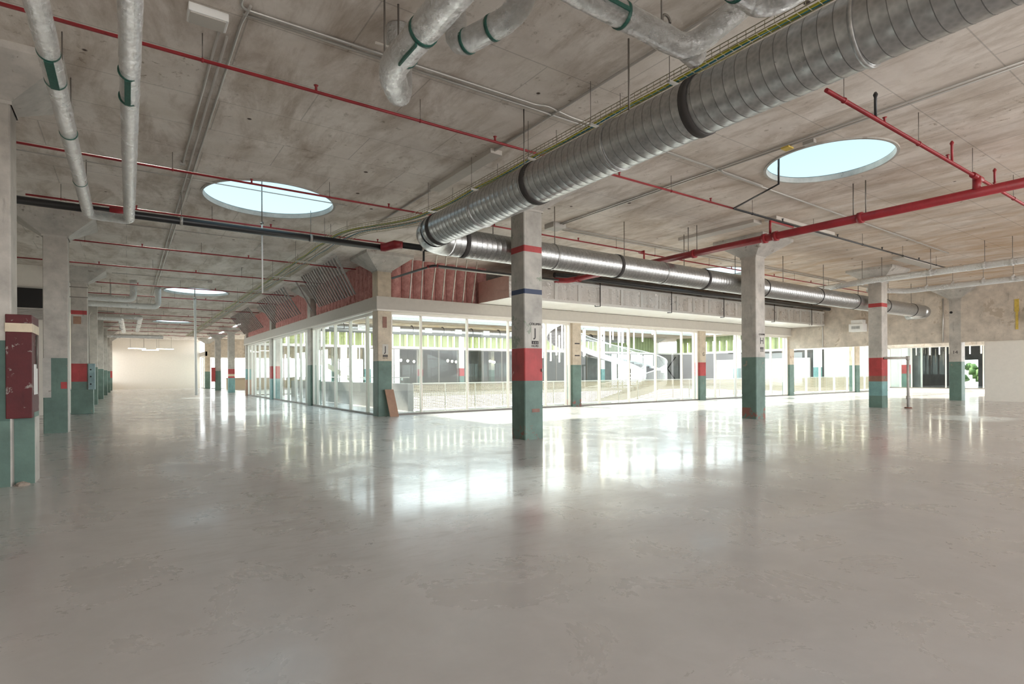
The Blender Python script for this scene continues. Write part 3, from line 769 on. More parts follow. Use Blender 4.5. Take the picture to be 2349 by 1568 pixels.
t = tag(MB().box(10.2, 5.55, ZC-.09, 10.38, 5.7, ZC-.06).build('beam_clamp', 'yellow', origin=(10.3, 5.6, ZC)), 'yellow clip on conduits left of the right skylight', 'clip')
t = tag(MB().box(10.42, 5.2, ZC-.07, 10.52, 5.4, ZC-.001).build('ceiling_sensor', 'sheet', origin=(10.4, 5.3, ZC)), 'small grey box on the ceiling above the right skylight', 'sensor')
# light box top left
t = thing('light_fitting', 'long white box fitting on the ceiling at top left', 'light fitting', (.9, 7.5, ZC))
MB().box(.60, 7.34, ZC-.10, 1.02, 7.62, ZC-.001).build('housing', 'white', t, bevel=.01)
MB().box(.62, 7.36, ZC-.112, .99, 7.6, ZC-.10).build('diffuser', 'plate', t)
# shallow strips hung on ceiling
for x0, y0, x1, y1, lb in ((5.72, 8.9, 5.98, 11.5, 'shallow grey strip on the ceiling beside the cable tray'), (14.5, 8.9, 14.9, 11.5, 'shallow brown strip on the ceiling behind the red main'),
                       (14.7, 8.35, 18.0, 8.7, 'pale flat strip above the H column capital'), (23.7, 8.55, 27.2, 8.95, 'flat strip on the ceiling above the far right column')):
    tag(MB().box(x0, y0, ZC-.09, x1, y1, ZC-.001).build('ceiling_strip', 'fascia', origin=(x0, y0, ZC)), lb, 'ceiling strip')

# hanging poles
t = thing('hanging_pole', 'thin pale pole hanging down from the large left skylight', 'pole', (2.82, 15.1, 3.6))
MB().tube([(2.82, 15.1, 3.58), (2.82, 15.1, 5.35)], .019, 10).build('lower_tube', 'white', t)
MB().tube([(2.82, 15.1, 5.35), (2.82, 15.1, 6.45)], .014, 8).build('upper_rod', 'rod', t)
MB().tube([(2.79, 15.1, 5.33), (2.85, 15.1, 5.37)], .03, 8).build('collar', 'rod', t)
t = thing('hanging_pole', 'long white pole hanging under the second skylight, nearly to the floor', 'pole', (2.78, 31.6, .6))
MB().tube([(2.82, 31.6, .55), (2.78, 31.6, 5.3)], .055, 12).build('lower_tube', 'white', t)
MB().tube([(2.78, 31.6, 5.3), (2.78, 31.6, 6.45)], .02, 8).build('upper_rod', 'rod', t)
MB().tube([(2.72, 31.6, 5.3), (2.84, 31.6, 5.38)], .07, 10).build('collar', 'sheet', t)

# ------------------------------------------------------------------ spiral ducts
def spiral(a, b_, r, step=.135, n=40, start=0.):
    a = Vector(a); b_ = Vector(b_); L = (b_-a).length; t = (b_-a)/L
    up = Vector((0,0,1)); u = t.cross(up).normalized(); w = t.cross(u)
    m = MB(); prof = [(0, 0.), (.03, 0.), (.925, 0.), (.95, .0014), (.98, .0014)]
    N = int(L/step); rows = []
    for i in range(N+1):
        for fr, dr in prof: rows.append((i+fr, dr))
    for s_, dr in rows:
        for k in range(n):
            d = (s_-.5+k/n)*step; d = min(max(d, 0), L)
            an = 2*PI*k/n
            m.v.append(tuple(a+t*d+(u*math.cos(an)+w*math.sin(an))*(r+dr)))
    for i in range(len(rows)-1):
        for k in range(n):
            if k == n-1: 
                j = i+len(prof)
                if j+0 >= len(rows): continue
                # seam: last column joins first column one pitch further on
                if i+len(prof)+1 < len(rows): m.face([i*n+k, (i+len(prof))*n, (i+len(prof)+1)*n, (i+1)*n+k], 1 if i % 5 in (3, 4) else 0, True)
            else: m.face([i*n+k, i*n+k+1, (i+1)*n+k+1, (i+1)*n+k], 1 if i % 5 in (3, 4) else 0, True)
    return m
DX, DY, DZ, DR = 5.34, 11.12, 4.515, .322
t = thing('spiral_duct', 'big galvanised spiral duct from top right, bending above the near column toward the right wall', 'duct', (DX, DY, DZ))
ER = .62
spiral((DX, DY-ER, DZ), (DX, -1.5, DZ), DR).build('near_run', ['galv', 'seam'], t)
spiral((DX+ER, DY, DZ), (32.6, DY, DZ), DR).build('far_run', ['galv', 'seam'], t)
m = MB(); gores = 5
pts = []
for k in range(gores*2+1):
    an = PI-(PI/2)*k/(gores*2)
    if k % 2 == 1 or k in (0, gores*2): pts.append((DX+ER+ER*math.cos(an), DY-ER+ER*math.sin(an), DZ))
m.tube(pts, DR+.01, 40, caps=False, sm=True)
el = m.build('elbow', 'galv', t)
def band(axis, q, w, name='joint_band', mat='seal', dr=.012):
    if axis == 'y': MB().tube([(DX, q-w/2, DZ), (DX, q+w/2, DZ)], DR+dr, 40, sm=True).build(name, mat, t)
    else: MB().tube([(q-w/2, DY, DZ), (q+w/2, DY, DZ)], DR+dr, 40, sm=True).build(name, mat, t)
for q in (10.25, 6.95, 3.92): band('y', q, .11)
band('y', 5.2, .04, 'joint_ring', 'galv', .018); band('y', 8.6, .03, 'joint_ring', 'galv', .014); band('y', 2.2, .04, 'joint_ring', 'galv', .018)
for q in (6.35, 11.3, 15.2): band('x', q, .11)
for q in (9.0, 13.2, 18.6, 22.4, 25.5, 28.5, 31.5): band('x', q, .05, 'joint_ring', 'seal' if q > 18 else 'galv', .014)
MB().tube(roundpath([(32.6, DY, DZ), (33.3, DY, DZ), (33.45, DY+.8, DZ)], .5, 8), DR+.005, 32, sm=True).build('end_elbow', 'galv', t)
for x, y in ((DX, 5.0), (DX, 7.3), (DX, 2.0)): MB().tube([(x-.0, y, DZ+DR), (x, y, ZC)], .012, 6).build('hanger_rod', 'rod', t)
for x in (7.2, 9.1, 11.65, 14.3, 17, 20, 23, 26, 29, 31.6): MB().tube([(x, DY, DZ+DR), (x, DY, ZC)], .012, 6).build('hanger_rod', 'rod', t)

# ------------------------------------------------------------------ foil wrapped pipes
def foil_path(pts, r, fil=.3, n=24, seg=.09, seed=1):
    pp = roundpath([Vector(p) for p in pts], fil, 8); out = []; rs = []; rnd = random.Random(seed)
    for a, b_ in zip(pp, pp[1:]):
        k = max(1, int((b_-a).length/seg))
        for q in range(k): out.append(a.lerp(b_, q/k)); rs.append(r*(1+rnd.uniform(-.035, .035)))
    out.append(pp[-1]); rs.append(r)
    return MB().tube(out, rs, n)
def tape(t, a, b_, r): MB().tube([a, b_], r*1.035, 24).build('tape_band', 'tape_green', t)
ZF = 5.0
t = thing('foil_wrapped_pipe', 'U shaped foil wrapped pipe pair hanging at the upper left', 'insulated pipe', (-.3, 10, ZF))
foil_path([(-.66, -1.5, 4.85), (-.64, 14.35, 4.85), (.05, 14.4, 4.85), (.03, -1.5, 4.85)], .1, .16).build('insulated_pipe', 'foil', t)
ZL = 4.85
for y in (7.4, 8.08):
    for x in (-.65, .03): tape(t, (x, y-.015, ZL), (x, y+.015, ZL), .1)
MB().box(-.69, 7.41, ZL-.11, -.61, 8.07, ZL-.095).build('label_strip', 'tape_green', t); MB().box(-.01, 7.41, ZL-.11, .05, 8.07, ZL-.095).build('label_strip', 'tape_green', t)
for y in (9.7, 12.0): tape(t, (-.645, y-.01, ZL), (-.645, y+.01, ZL), .101)
for x, y in ((-.65, 8.9), (.03, 10.6), (-.65, 10.2), (.03, 13.9), (-.65, 13.9)): MB().tube([(x, y, 4.94), (x, y, ZC)], .007, 6).build('hanger_rod', 'rod', t)
t = thing('foil_duct', 'foil wrapped duct at the top centre, coming down and turning up into the ceiling', 'insulated duct', (2.5, 6, ZF))
foil_path([(2.52, 3.2, ZF+.03), (2.49, 6.0, ZF), (2.83, 6.5, ZF-.05), (2.80, 6.45, ZC)], .155, .24, seed=3).build('insulated_duct', 'foil', t)
for y in (5.15, 5.62): tape(t, (2.505, y-.025, ZF+.01), (2.503, y+.025, ZF+.01), .155)
MB().box(2.42, 5.17, ZF-.165, 2.44, 5.6, ZF-.11).build('label_strip', 'tape_green', t)
for x in (2.45, 2.62): MB().tube([(x, 6.05, ZF+.1), (x, 6.05, ZC)], .012, 6).build('hanger_rod', 'rod', t)
MB().tube([(2.35, 6.08, 5.3), (2.72, 6.08, 5.3)], .015, 6).build('hanger_bracket', 'frame', t)
MB().tube([(2.95, 6.45, ZC-.03), (2.80, 6.45, ZC-.005)], .2, 24).build('ceiling_collar', 'dark_patch', t) if False else None
t = thing('foil_duct', 'short foil wrapped duct at the top edge, right of the larger turning one', 'insulated duct', (3, 5, ZF))
foil_path([(3.35, 4.1, 5.7), (3.15, 4.45, ZF+.02), (2.93, 5.22, ZF+.02), (2.95, 5.35, ZC)], .125, .2, seed=5).build('insulated_duct', 'foil', t)
for q in (.35, .8):
    a = Vector((3.15, 4.45, ZF+.02)); b_ = Vector((2.93, 5.22, ZF+.02)); p = a.lerp(b_, q); d = (b_-a).normalized()*.02
    tape(t, tuple(p-d), tuple(p+d), .125)
t = thing('foil_duct', 'foil wrapped duct bending above the cable tray at the top', 'insulated duct', (4.5, 3.8, 4.95))
foil_path([(2.86, 3.77, 4.97), (4.98, 3.8, 4.97), (5.28, 3.1, 5.38), (5.7, 2.4, 5.62)], .125, .22, seed=8).build('insulated_duct', 'foil', t)
tape(t, (3.93, 3.79, 4.97), (3.97, 3.79, 4.97), .125)
MB().box(3.4, 3.655, 4.93, 3.93, 3.672, 4.97).build('label_strip', 'tape_green', t)
MB().tube([(4.98, 3.8, 4.97), (5.15, 3.83, 4.97)], .12, 24).build('duct_stub', 'foil', t)
MB().tube([(4.55, 3.8, 5.09), (4.55, 3.8, ZC)], .01, 6).build('hanger_rod', 'rod', t)
m = MB(); m.tube([(4.62+.06*math.cos(a*PI/8), 3.8, 5.16+.06*math.sin(a*PI/8)) for a in range(17)], .014, 8); m.build('hanger_ring', 'rod', t)
t = thing('foil_duct', 'crinkled foil duct elbow at the top edge beside the spiral duct', 'insulated duct', (5, 2.9, 4.95))
foil_path([(3.4, 2.9, 4.97), (5.02, 2.93, 4.97), (5.12, 2.0, 5.1)], .13, .25, seed=11).build('insulated_duct', 'foil', t)
tape(t, (4.5, 2.92, 4.97), (4.54, 2.92, 4.97), .13)
def rfoil(label, pts, r, rods, seed):
    t = thing('foil_wrapped_pipe', label, 'insulated pipe', pts[0])
    foil_path(pts, r, .25, 16, .2, seed).build('insulated_pipe', 'foil', t)
    for (x, y) in rods:
        z = pts[0][2]
        MB().tube([(x, y, z+r), (x, y, ZC)], .009, 6).build('hanger_rod', 'rod', t)
        MB().tube([(x, y-.03, z), (x, y+.03, z)], r*1.15, 14).build('clamp', 'foil', t)
    return t
rfoil('upper foil wrapped pipe passing in front of the far right column', [(23.9, 12.9, 5.0), (23.9, 11.3, 5.0), (23.4, 9.6, 5.0), (23.25, 2.5, 5.0)], .115, [(23.5, 9.9), (23.45, 9.2), (23.3, 7.6), (23.3, 6.1), (23.3, 5.4)], 21)
rfoil('lower foil wrapped pipe at right with a cut back elbow', [(26.4, 10.9, 5.05), (27.75, 10.0, 5.0), (27.7, 2.5, 5.0)], .115, [(27.75, 9.2), (27.75, 8.3), (27.7, 7.3), (27.7, 6.4)], 22)
# left hall foil pipes
rfoil('foil wrapped pipe with an upturned end beside the third left column', [(-2, 30.2, 4.95), (.25, 30.2, 4.95), (.25, 30.2, ZC)], .14, [(-.6, 30.2)], 23)
rfoil('lower foil wrapped pipe with an upturned end before the second skylight', [(-2, 31.8, 4.85), (1.25, 31.8, 4.85), (1.25, 31.8, ZC)], .13, [(-.6, 31.8), (.4, 31.8)], 24)
rfoil('distant foil pipe bent away down the left hall, left one', [(-2, 40.5, 4.95), (-.3, 40.5, 4.95), (-.2, 52, 4.95)], .14, [(-.3, 43), (-.3, 48)], 25)
rfoil('distant foil pipe bent away down the left hall, right one', [(-2, 42.0, 5.2), (.7, 42.0, 5.2), (.7, 54, 5.2)], .14, [(.7, 46), (.7, 50)], 26)
rfoil('most distant foil pipe lying across the left hall', [(-1.8, 57, 4.9), (2.6, 57, 4.9)], .16, [(-.5, 57), (1.5, 57)], 27)

# ------------------------------------------------------------------ cable tray
path = [Vector(p) for p in [(5.95, -1.5, 5.22), (5.97, 11.0, 5.22), (5.83, 12.3, 5.22), (5.35, 13.3, 5.22), (4.88, 14.1, 5.22), (4.76, 15.3, 5.22), (4.8, 60, 5.22)]]
pp = roundpath(path, .5, 5); sam = []
for a, b_ in zip(pp, pp[1:]):
    L = (b_-a).length; k = max(1, int(round(L/.11)))
    for q in range(k): sam.append(a.lerp(b_, q/k))
sam.append(pp[-1])
t = thing('cable_tray', 'wire mesh cable tray above the spiral duct, swerving left and running down the hall', 'cable tray', (5.9, 8, 5.2))
W = .28; Hh = .09; m = MB()
def frame_at(i):
    a = sam[max(0, i-1)]; b_ = sam[min(len(sam)-1, i+1)]; d = (b_-a).normalized(); return sam[i], Vector((d.y, -d.x, 0))
for off, z in ((-W, Hh), (-W, Hh/2), (-W, 0), (-W/2, 0), (0, 0), (W/2, 0), (W, 0), (W, Hh/2), (W, Hh)):
    line = []
    for i in range(len(sam)):
        p, s = frame_at(i); line.append(p+s*off+Vector((0, 0, z)))
    m.tube(line, .007, 4, caps=False, sm=False)
for i in range(0, len(sam)):
    p, s = frame_at(i)
    if i % 2 and p.y > 30: continue
    m.tube([p-s*W+Vector((0,0,Hh)), p-s*W, p+s*W, p+s*W+Vector((0,0,Hh))], .0045, 4, caps=False, sm=False)
m.build('wire_basket', 'wire', t)
for off, mt, r in ((-.2, 'cable_y', .014), (-.16, 'cable_b', .012), (-.12, 'cable_y', .010), (.02, 'rod', .012), (.12, 'cable_b', .010)):
    line = []
    for i in range(0, len(sam), 3):
        p, s = frame_at(i); line.append(p+s*(off+.015*math.sin(i*.35+off*30))+Vector((0, 0, .018)))
    MB().tube(line, r, 6).build('cable', mt, t)
for y in (4.6, 6.05, 7.6, 9.5, 11.3, 15.4, 18.6, 22, 26, 30, 35, 40, 46, 52):
    x = 5.96 if y < 11 else (5.9 if y < 12 else 4.78)
    MB().box(x-.33, y-.02, 5.17, x+.33, y+.02, 5.2).build('support_bar', 'conduit', t)
    for s in (-.31, .31): MB().tube([(x+s, y, 5.17), (x+s, y, ZC)], .005, 6).build('hanger_rod', 'rod', t)
t = thing('pendant_lamp', 'small white lamp disc on a short arm under the cable tray bend', 'lamp', (5.95, 12.5, 5.1))
MB().tube([(5.62, 12.7, 5.15), (6.15, 12.0, 5.05)], .012, 8).build('arm', 'white', t)
MB().tube([(6.15, 12.0, 5.03), (6.15, 12.0, 5.0)], .09, 20).build('disc', 'white', t)

# ------------------------------------------------------------------ foil box duct above right fascia
t = thing('box_duct', 'large foil wrapped rectangular duct with taped seams above the right storefront fascia', 'insulated duct', (20, 17.8, 4.7))
m = MB(); yb = 19.0; yf = 16.85
nx = 110; rnd = random.Random(4)
xs = [11.6+(34.9-11.6)*k/nx for k in range(nx+1)]
zb = [4.34+rnd.uniform(-.02, .02) for _ in xs]; yfv = [yf+rnd.uniform(-.02, .02) for _ in xs]
for k in range(nx):
    m.quad((xs[k], yfv[k], zb[k]), (xs[k+1], yfv[k+1], zb[k+1]), (xs[k+1], yfv[k+1], 5.17), (xs[k], yfv[k], 5.17), mi=0)
    m.quad((xs[k], yb, 4.34), (xs[k+1], yb, 4.34), (xs[k+1], yfv[k+1], zb[k+1]), (xs[k], yfv[k], zb[k]), mi=1)
m.quad((11.6, yf, 5.17), (34.9, yf, 5.17), (34.9, yb, 5.17), (11.6, yb, 5.17), mi=0)
m.quad((11.6, yb, 4.34), (11.6, yf, 4.34), (11.6, yf, 5.17), (11.6, yb, 5.17), mi=2)  # end face coloured pink for the insulation reflected in it
m.quad((34.9, yb, 4.34), (34.9, yf, 4.34), (34.9, yf, 5.17), (34.9, yb, 5.17), mi=0)
m.build('insulated_casing', ['foil_box', 'foil_under_lit', 'foil_pink_reflect'], t)
x = 12.6; k = 0
while x < 34.8:
    MB().box(x-.07, yf-.03, 4.33, x+.07, yf+.01, 5.18).build('tape_strip', 'tape_foil', t); x += 1.22
MB().box(11.6, yf-.032, 5.08, 34.9, yf+.01, 5.18).build('tape_strip', 'tape_foil', t)
MB().box(11.6, yf-.032, 4.32, 34.9, yf+.01, 4.42).build('tape_strip', 'tape_foil', t)
for x in (12.35, 16.1, 20.6, 24.6, 29.2, 33.2):
    MB().tube([(x, yf-.12, ZC), (x, yf-.12, 4.28), (x-.3, yf-.12, 4.26), (x-.3, yf-.12, 4.3)], .02, 8).build('hanger_hook', 'black_pipe', t)


# wall diffusers
for y, lb in ((14.9, 'white air grille box on the right wall left of the far column'), (7.0, 'white air grille box at the far right edge of the wall')):
    t = thing('air_grille', lb, 'grille', (35.0, y, 4))
    MB().box(34.6, y-.3, 4.28, 35.05, y+.3, 4.5).build('neck', 'white', t)
    MB().box(34.5, y-.38, 3.83, 35.05, y+.38, 4.28).build('housing', 'white', t, bevel=.02)
    MB().box(34.485, y-.22, 3.98, 34.5, y+.22, 4.14).build('grille', 'stud', t)
t = thing('wall_camera', 'small dark bracket on the wall above the spiral duct end', 'bracket', (35, 12.4, 4.9))
MB().box(34.7, 12.1, 4.86, 35.05, 12.9, 4.93).build('bracket', 'rod', t)

# ------------------------------------------------------------------ atrium seen through the glass
# concrete parapet and perforated balustrade
t = thing('atrium_parapet', 'grey concrete parapet inside the left glazing, corner by the first right bay', 'parapet', (9.6, 30, 0))
MB().box(9.5, 21.2, 0, 9.74, 41, 1.13).build('wall', 'parapet', t)
MB().box(9.58, 21.3, 1.13, 9.62, 41, 1.36).build('glass_guard', 'glass', t)
MB().tube([(9.6, 21.3, 1.38), (9.6, 41, 1.38)], .02, 8).build('handrail', 'frame', t)
def perf_panel(w, h_, nv, nh):
    m = MB(); z0 = .08
    for k in range(nv+1):
        x = -w/2+w*k/nv; m.box(x-.011, -.01, z0, x+.011, .01, z0+h_)
    for k in range(nh+1):
        z = z0+h_*k/nh; m.box(-w/2, -.012, z-.017, w/2, .012, z+.017)
    return m
t = thing('perforated_balustrade', 'long cream perforated balustrade around the atrium, behind the right storefront', 'balustrade', (9.75, 21.25, 0))
pw = 1.5
p0 = None
for k in range(29):
    x = 9.75+pw*(k+.5)
    if p0 is None:
        m = perf_panel(pw-.05, .98, 17, 15); m.v = [(a+x, b_+21.25, c) for a, b_, c in m.v]; p0 = m.build('perforated_panel', 'mesh_cream', t)
    else:
        o = p0.copy(); C.objects.link(o); o.location = (pw*k, 0, 0)
for k in range(30):
    MB().box(9.75+pw*k-.02, 21.23, 0, 9.75+pw*k+.02, 21.29, 1.13).build('post', 'frame', t)
MB().box(9.75, 21.2, 1.1, 9.75+pw*29, 21.32, 1.15).build('handrail', 'frame', t)
# upper facade opposite, with the soffit
uf = thing('wall_atrium_far', None, None, (30, 41, 5.8), kind='structure')
MB().box(7.8, 40.8, ZC-.02, 60, 41.1, ZC+.22).build('edge_beam', 'parapet', uf)
MB().box(7.8, 40.85, ZC+.22, 60, 41.1, 7.4).build('upper_wall', 'white', uf)
for k in range(12): MB().box(9+4.2*k, 40.78, 6.5, 11.4+4.2*k, 40.86, 7.3).build('upper_glazing', 'teal_box', uf)
# far facade: windows per bay, beam, green cladding, columns
zfac = GY(4)
bm = thing('trim_9', None, None, (9, zfac, 3.8), kind='structure')
MB().box(7.95, zfac+.02, 3.82, 60, zfac+.3, 4.02).build('beam', 'white', bm)
farlab = ['first', 'second', 'third', 'fourth', 'fifth']
for i in range(1, 6):
    column(i, 4, R if i in (2, 3) else [(0, 2.0, 'teal')], farlab[i-1]+' column from the left of the far atrium facade, seen through the glass', 'white')
    window_x(GX(i-1)+CW+.02, GX(i)-.02, zfac+.2, [GX(i-1)+CW+2.2, GX(i-1)+CW+4.4, GX(i-1)+CW+6.6], z1=3.82, mf='rod')
def cladding(i, lb):
    m = MB(); x0 = GX(i)+CW+.02; x1 = GX(i+1)-.02; n = 36; 
    for k in range(n):
        a = x0+(x1-x0)*k/n; b_ = x0+(x1-x0)*(k+1)/n; q = .05 if k % 2 else 0
        m.box(a, zfac+.2-q, 4.02, b_, zfac+.3, ZC-.05)
    return tag(m.build('green_cladding', 'green_clad', origin=(x0, zfac, 4.02)), lb, 'cladding', 'green cladding')
for i in range(0, 5): cladding(i, farlab[i]+' green corrugated panel from the left on the far atrium facade')
tu = thing('light_tube', 'vertical glowing tube light on the green cladding of the far atrium facade', 'tube light', (9.6, zfac-.06, 3.86), 'tube lights on the green cladding')
MB().tube([(9.6, zfac-.06, 3.86), (9.6, zfac-.06, 5.12)], .045, 8).build('tube', 'tube', tu)
MB().tube([(9.6, zfac-.06, 5.12), (9.6, zfac-.06, 5.18)], .05, 8).build('cap', 'white', tu)
for k in range(1, 52): dup(tu, (9.6+.68*k, zfac-.06, 3.86))
t = thing('atrium_duct', 'round grey duct with white diffusers along the far side of the atrium', 'duct', (20, 43, 5.25))
MB().tube([(8.2, 43, 5.2), (45, 43, 5.2)], .36, 28).build('duct_body', 'galv', t)
for k in range(12):
    x = 9.4+2.9*k
    MB().box(x-.32, 42.55, 5.02, x+.32, 42.68, 5.42).build('diffuser', 'white', t)
    MB().box(x-.24, 42.53, 5.09, x+.24, 42.55, 5.35).build('grille', 'stud', t)
    MB().tube([(x+1.5, 43, 5.25), (x+1.54, 43, 5.25)], .38, 28).build('joint_ring', 'seal', t)
# hall behind the far facade
tag(MB().box(7.9, 73.6, 0, 60, 73.8, ZC).build('wall_hall_back', 'dark_room'), kind='structure') if False else None
window_x(GX(0)+CW+.1, GX(1), GY(7)+.3, [10, 12, 14], z1=3.6)
window_x(GX(1)+.6, GX(2), GY(7)+.3, [19, 21, 23], z1=3.6)
tag(MB().box(7.9, GY(7)+.2, 3.62, 27, GY(7)+.5, ZC).build('wall_hall_lintel', 'wall_old'), kind='structure')
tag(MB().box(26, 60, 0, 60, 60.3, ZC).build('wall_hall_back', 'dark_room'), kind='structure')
for i in range(1, 4):
    column(i, 5, R if i == 2 else G, ['first', 'second', 'third'][i-1]+' pale column standing in the hall behind the far facade', 'pale')
bu = thing('pendant_bulb', 'warm glowing pendant bulb in the hall behind the far facade', 'lamp', (10, 50, 2.9), 'pendant bulbs')
MB().tube([(10, 50, 2.76), (10, 50, 2.82), (10, 50, 2.9), (10, 50, 2.98), (10, 50, 3.02)], [.03, .09, .12, .09, .03], 12).build('globe', 'bulb', bu)
MB().tube([(10, 50, 3.02), (10, 50, ZC)], .012, 6).build('cord', 'black', bu)
for k in range(15): dup(bu, (11.5+1.7*k, 50+(k % 3)*2.2, 2.9))
for k in range(5): dup(bu, (9.2+1.3*k, 66, 3.3))
# counter in hall
t = thing('wooden_counter', 'pale wood counter in front of the bright far hall windows', 'counter', (12, 68, 0))
MB().box(9, 68, 0, 18, 68.6, 1.2).build('front', 'mesh_cream', t); MB().box(8.9, 67.9, 1.2, 18.1, 68.7, 1.27).build('top', 'wood', t)
# straight stair in hall
t = thing('hall_staircase', 'pale straight staircase rising in the hall behind the far facade', 'staircase', (14, 49, 0))
m = MB()
for k in range(16): m.box(15.9-.28*k, 48.5, .17*k+1.3, 16.18-.28*k, 49.8, .17*(k+1)+1.3)
m.build('steps', 'stair_white', t)
MB().bar((16.3, 48.45, 1.1), (11.4, 48.45, 4.0), .05, .4).build('stringer', 'mesh_cream', t)
MB().bar((16.3, 48.42, 2.1), (11.4, 48.42, 5.0), .05, .06).build('handrail', 'mesh_cream', t)

# right hand facade of the atrium
sf = thing('wall_atrium_right', None, None, (57, 30, 0), kind='structure')
MB().box(57, 19.6, 3.82, 57.3, 45.8, 4.02).build('beam', 'white', sf)
MB().box(56.9, 19.6, ZC-.02, 57.2, 41, 7.4).build('upper_wall', 'white', sf)
for a, b_ in ((20.2, 27.6), (29, 35.5), (36.8, 40.2)): MB().box(57.1, a, 0, 57.3, b_, 3.0 if a > 28 else 3.82).build('pale_wall', 'white_wall', sf)
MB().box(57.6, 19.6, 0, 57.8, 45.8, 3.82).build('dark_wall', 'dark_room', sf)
m = MB(); n = 110
for k in range(n):
    a = 19.7+(45.6-19.7)*k/n; b_ = 19.7+(45.6-19.7)*(k+1)/n; q = .05 if k % 2 else 0
    m.box(57.1-q, a, 4.02, 57.25, b_, ZC-.05)
tag(m.build('green_cladding', 'green_clad', origin=(57, 30, 4.02)), 'long green corrugated panel on the right hand side of the atrium', 'cladding')
for k in range(28): dup(tu, (56.9, 20.4+.9*k, 3.92), 'vertical glowing tube light on the green cladding at the right side of the atrium', 'tube lights at the right side of the atrium')
for q, (yy, lb) in enumerate(((28.0, 'white column with a teal base on the right side of the atrium, nearer'), (36.9, 'white column with a teal base on the right side of the atrium, further'))):
    t = thing('concrete_column', lb, 'column', (56.6, yy, 0), 'painted concrete columns')
    MB().box(56.4, yy-.3, 2.0, 56.95, yy+.3, ZC).build('shaft', 'white', t); MB().box(56.4, yy-.3, 0, 56.95, yy+.3, 2.0).build('painted_base', 'teal', t)
for k in range(9): dup(tu, (60+.8*(k % 3), 12.2+1.0*k, 3.05), 'glowing tube light hanging in the dark room beyond the right wall opening', 'tube lights in the far right room')
column(5, 1, R, 'white and red banded column at the corner of the far right glazed room', 'white')
# curved atrium stair
t = thing('curved_stair', 'white curved stair with mesh balustrades winding up inside the atrium', 'staircase', (30.5, 31, 0))
cx, cy, RO = 30.2, 30.8, 4.5
def zof(a): return -.6+(a)*1.02
def helix(r, dz0, dz1, a0, a1, n=120, thick=.03):
    m = MB()
    for k in range(n+1):
        a = a0+(a1-a0)*k/n; an = -PI*.85+a
        for rr, dz in ((r, dz0), (r, dz1), (r+thick, dz1), (r+thick, dz0)):
            m.v.append((cx+rr*math.cos(an), cy+rr*math.sin(an), zof(a)+dz))
    for k in range(n):
        for q in range(4): m.face([k*4+q, k*4+(q+1) % 4, (k+1)*4+(q+1) % 4, (k+1)*4+q])
    return m
A1 = 7.6
def balusters(r):
    m = MB(); n = int(A1*r/.11)
    for k in range(n):
        a = A1*k/n; an = -PI*.85+a; x, y = cx+r*math.cos(an), cy+r*math.sin(an)
        m.tube([(x, y, zof(a)), (x, y, zof(a)+1.1)], .012, 4, caps=False, sm=False)
    return m
balusters(RO+.02).build('outer_mesh', 'stair_white', t); balusters(RO-1.5).build('inner_mesh', 'stair_white', t)
helix(RO, 1.08, 1.14, 0, A1, thick=.05).build('outer_handrail', 'stair_white', t); helix(RO-1.52, 1.08, 1.14, 0, A1, thick=.05).build('inner_handrail', 'stair_white', t)
helix(RO, -.35, .12, 0, A1).build('outer_stringer', 'stair_white', t); helix(RO-1.52, -.35, .12, 0, A1).build('inner_stringer', 'stair_white', t)
m = MB(); N = 44
for k in range(N):
    a0 = A1*k/N; a1 = A1*(k+1)/N; z = zof(a0)
    P = lambda a, r: (cx+r*math.cos(-PI*.85+a), cy+r*math.sin(-PI*.85+a))
    q = [P(a0, RO-1.5), P(a0, RO), P(a1, RO), P(a1, RO-1.5)]
    b0 = len(m.v); m.v += [(x, y, z-.2) for x, y in q]+[(x, y, z+.02) for x, y in q]
    for f in ((0,3,2,1),(4,5,6,7),(0,1,5,4),(1,2,6,5),(2,3,7,6),(3,0,4,7)): m.face([b0+e for e in f])
m.build('treads', 'stair_dark', t)
for an in (0.4, 2.3, 4.4): MB().tube([(cx+2.6*math.cos(an), cy+2.6*math.sin(an), -4.4), (cx+2.6*math.cos(an), cy+2.6*math.sin(an), 7)], .05, 8).build('post', 'stair_white', t)
# upper landing slab
tag(MB().box(22, 30, 6.4, 30, 36, 6.7).build('landing', 'stair_white', origin=(26, 33, 6.4)), 'white landing slab at the top of the curved stair', 'landing') if False else None
# hanging tube lights in atrium
ha = thing('hanging_light_tube', 'long glowing tube light hanging in the atrium near the curved stair', 'tube light', (20, 27, 3), 'tube lights hanging in the atrium')
MB().tube([(20, 27, 3), (20, 27, 4.6)], .04, 8).build('tube', 'tube', ha); MB().tube([(20, 27, 4.6), (20, 27, 9)], .006, 4).build('cord', 'black', ha)
rnd = random.Random(12)
for k in range(24):
    x = 18.4+.42*k; dup(ha, (x+rnd.uniform(-.1, .1), 24+rnd.uniform(0, 2), 2.3+.09*k*.6+rnd.uniform(-.5, .9)))
for k in range(7): dup(ha, (12.0+.8*k, 24+rnd.uniform(0, 2), -3.2+rnd.uniform(-.2, .2)), 'glowing tube hanging low in the atrium, seen through the perforated balustrade', 'low tube lights in the atrium')
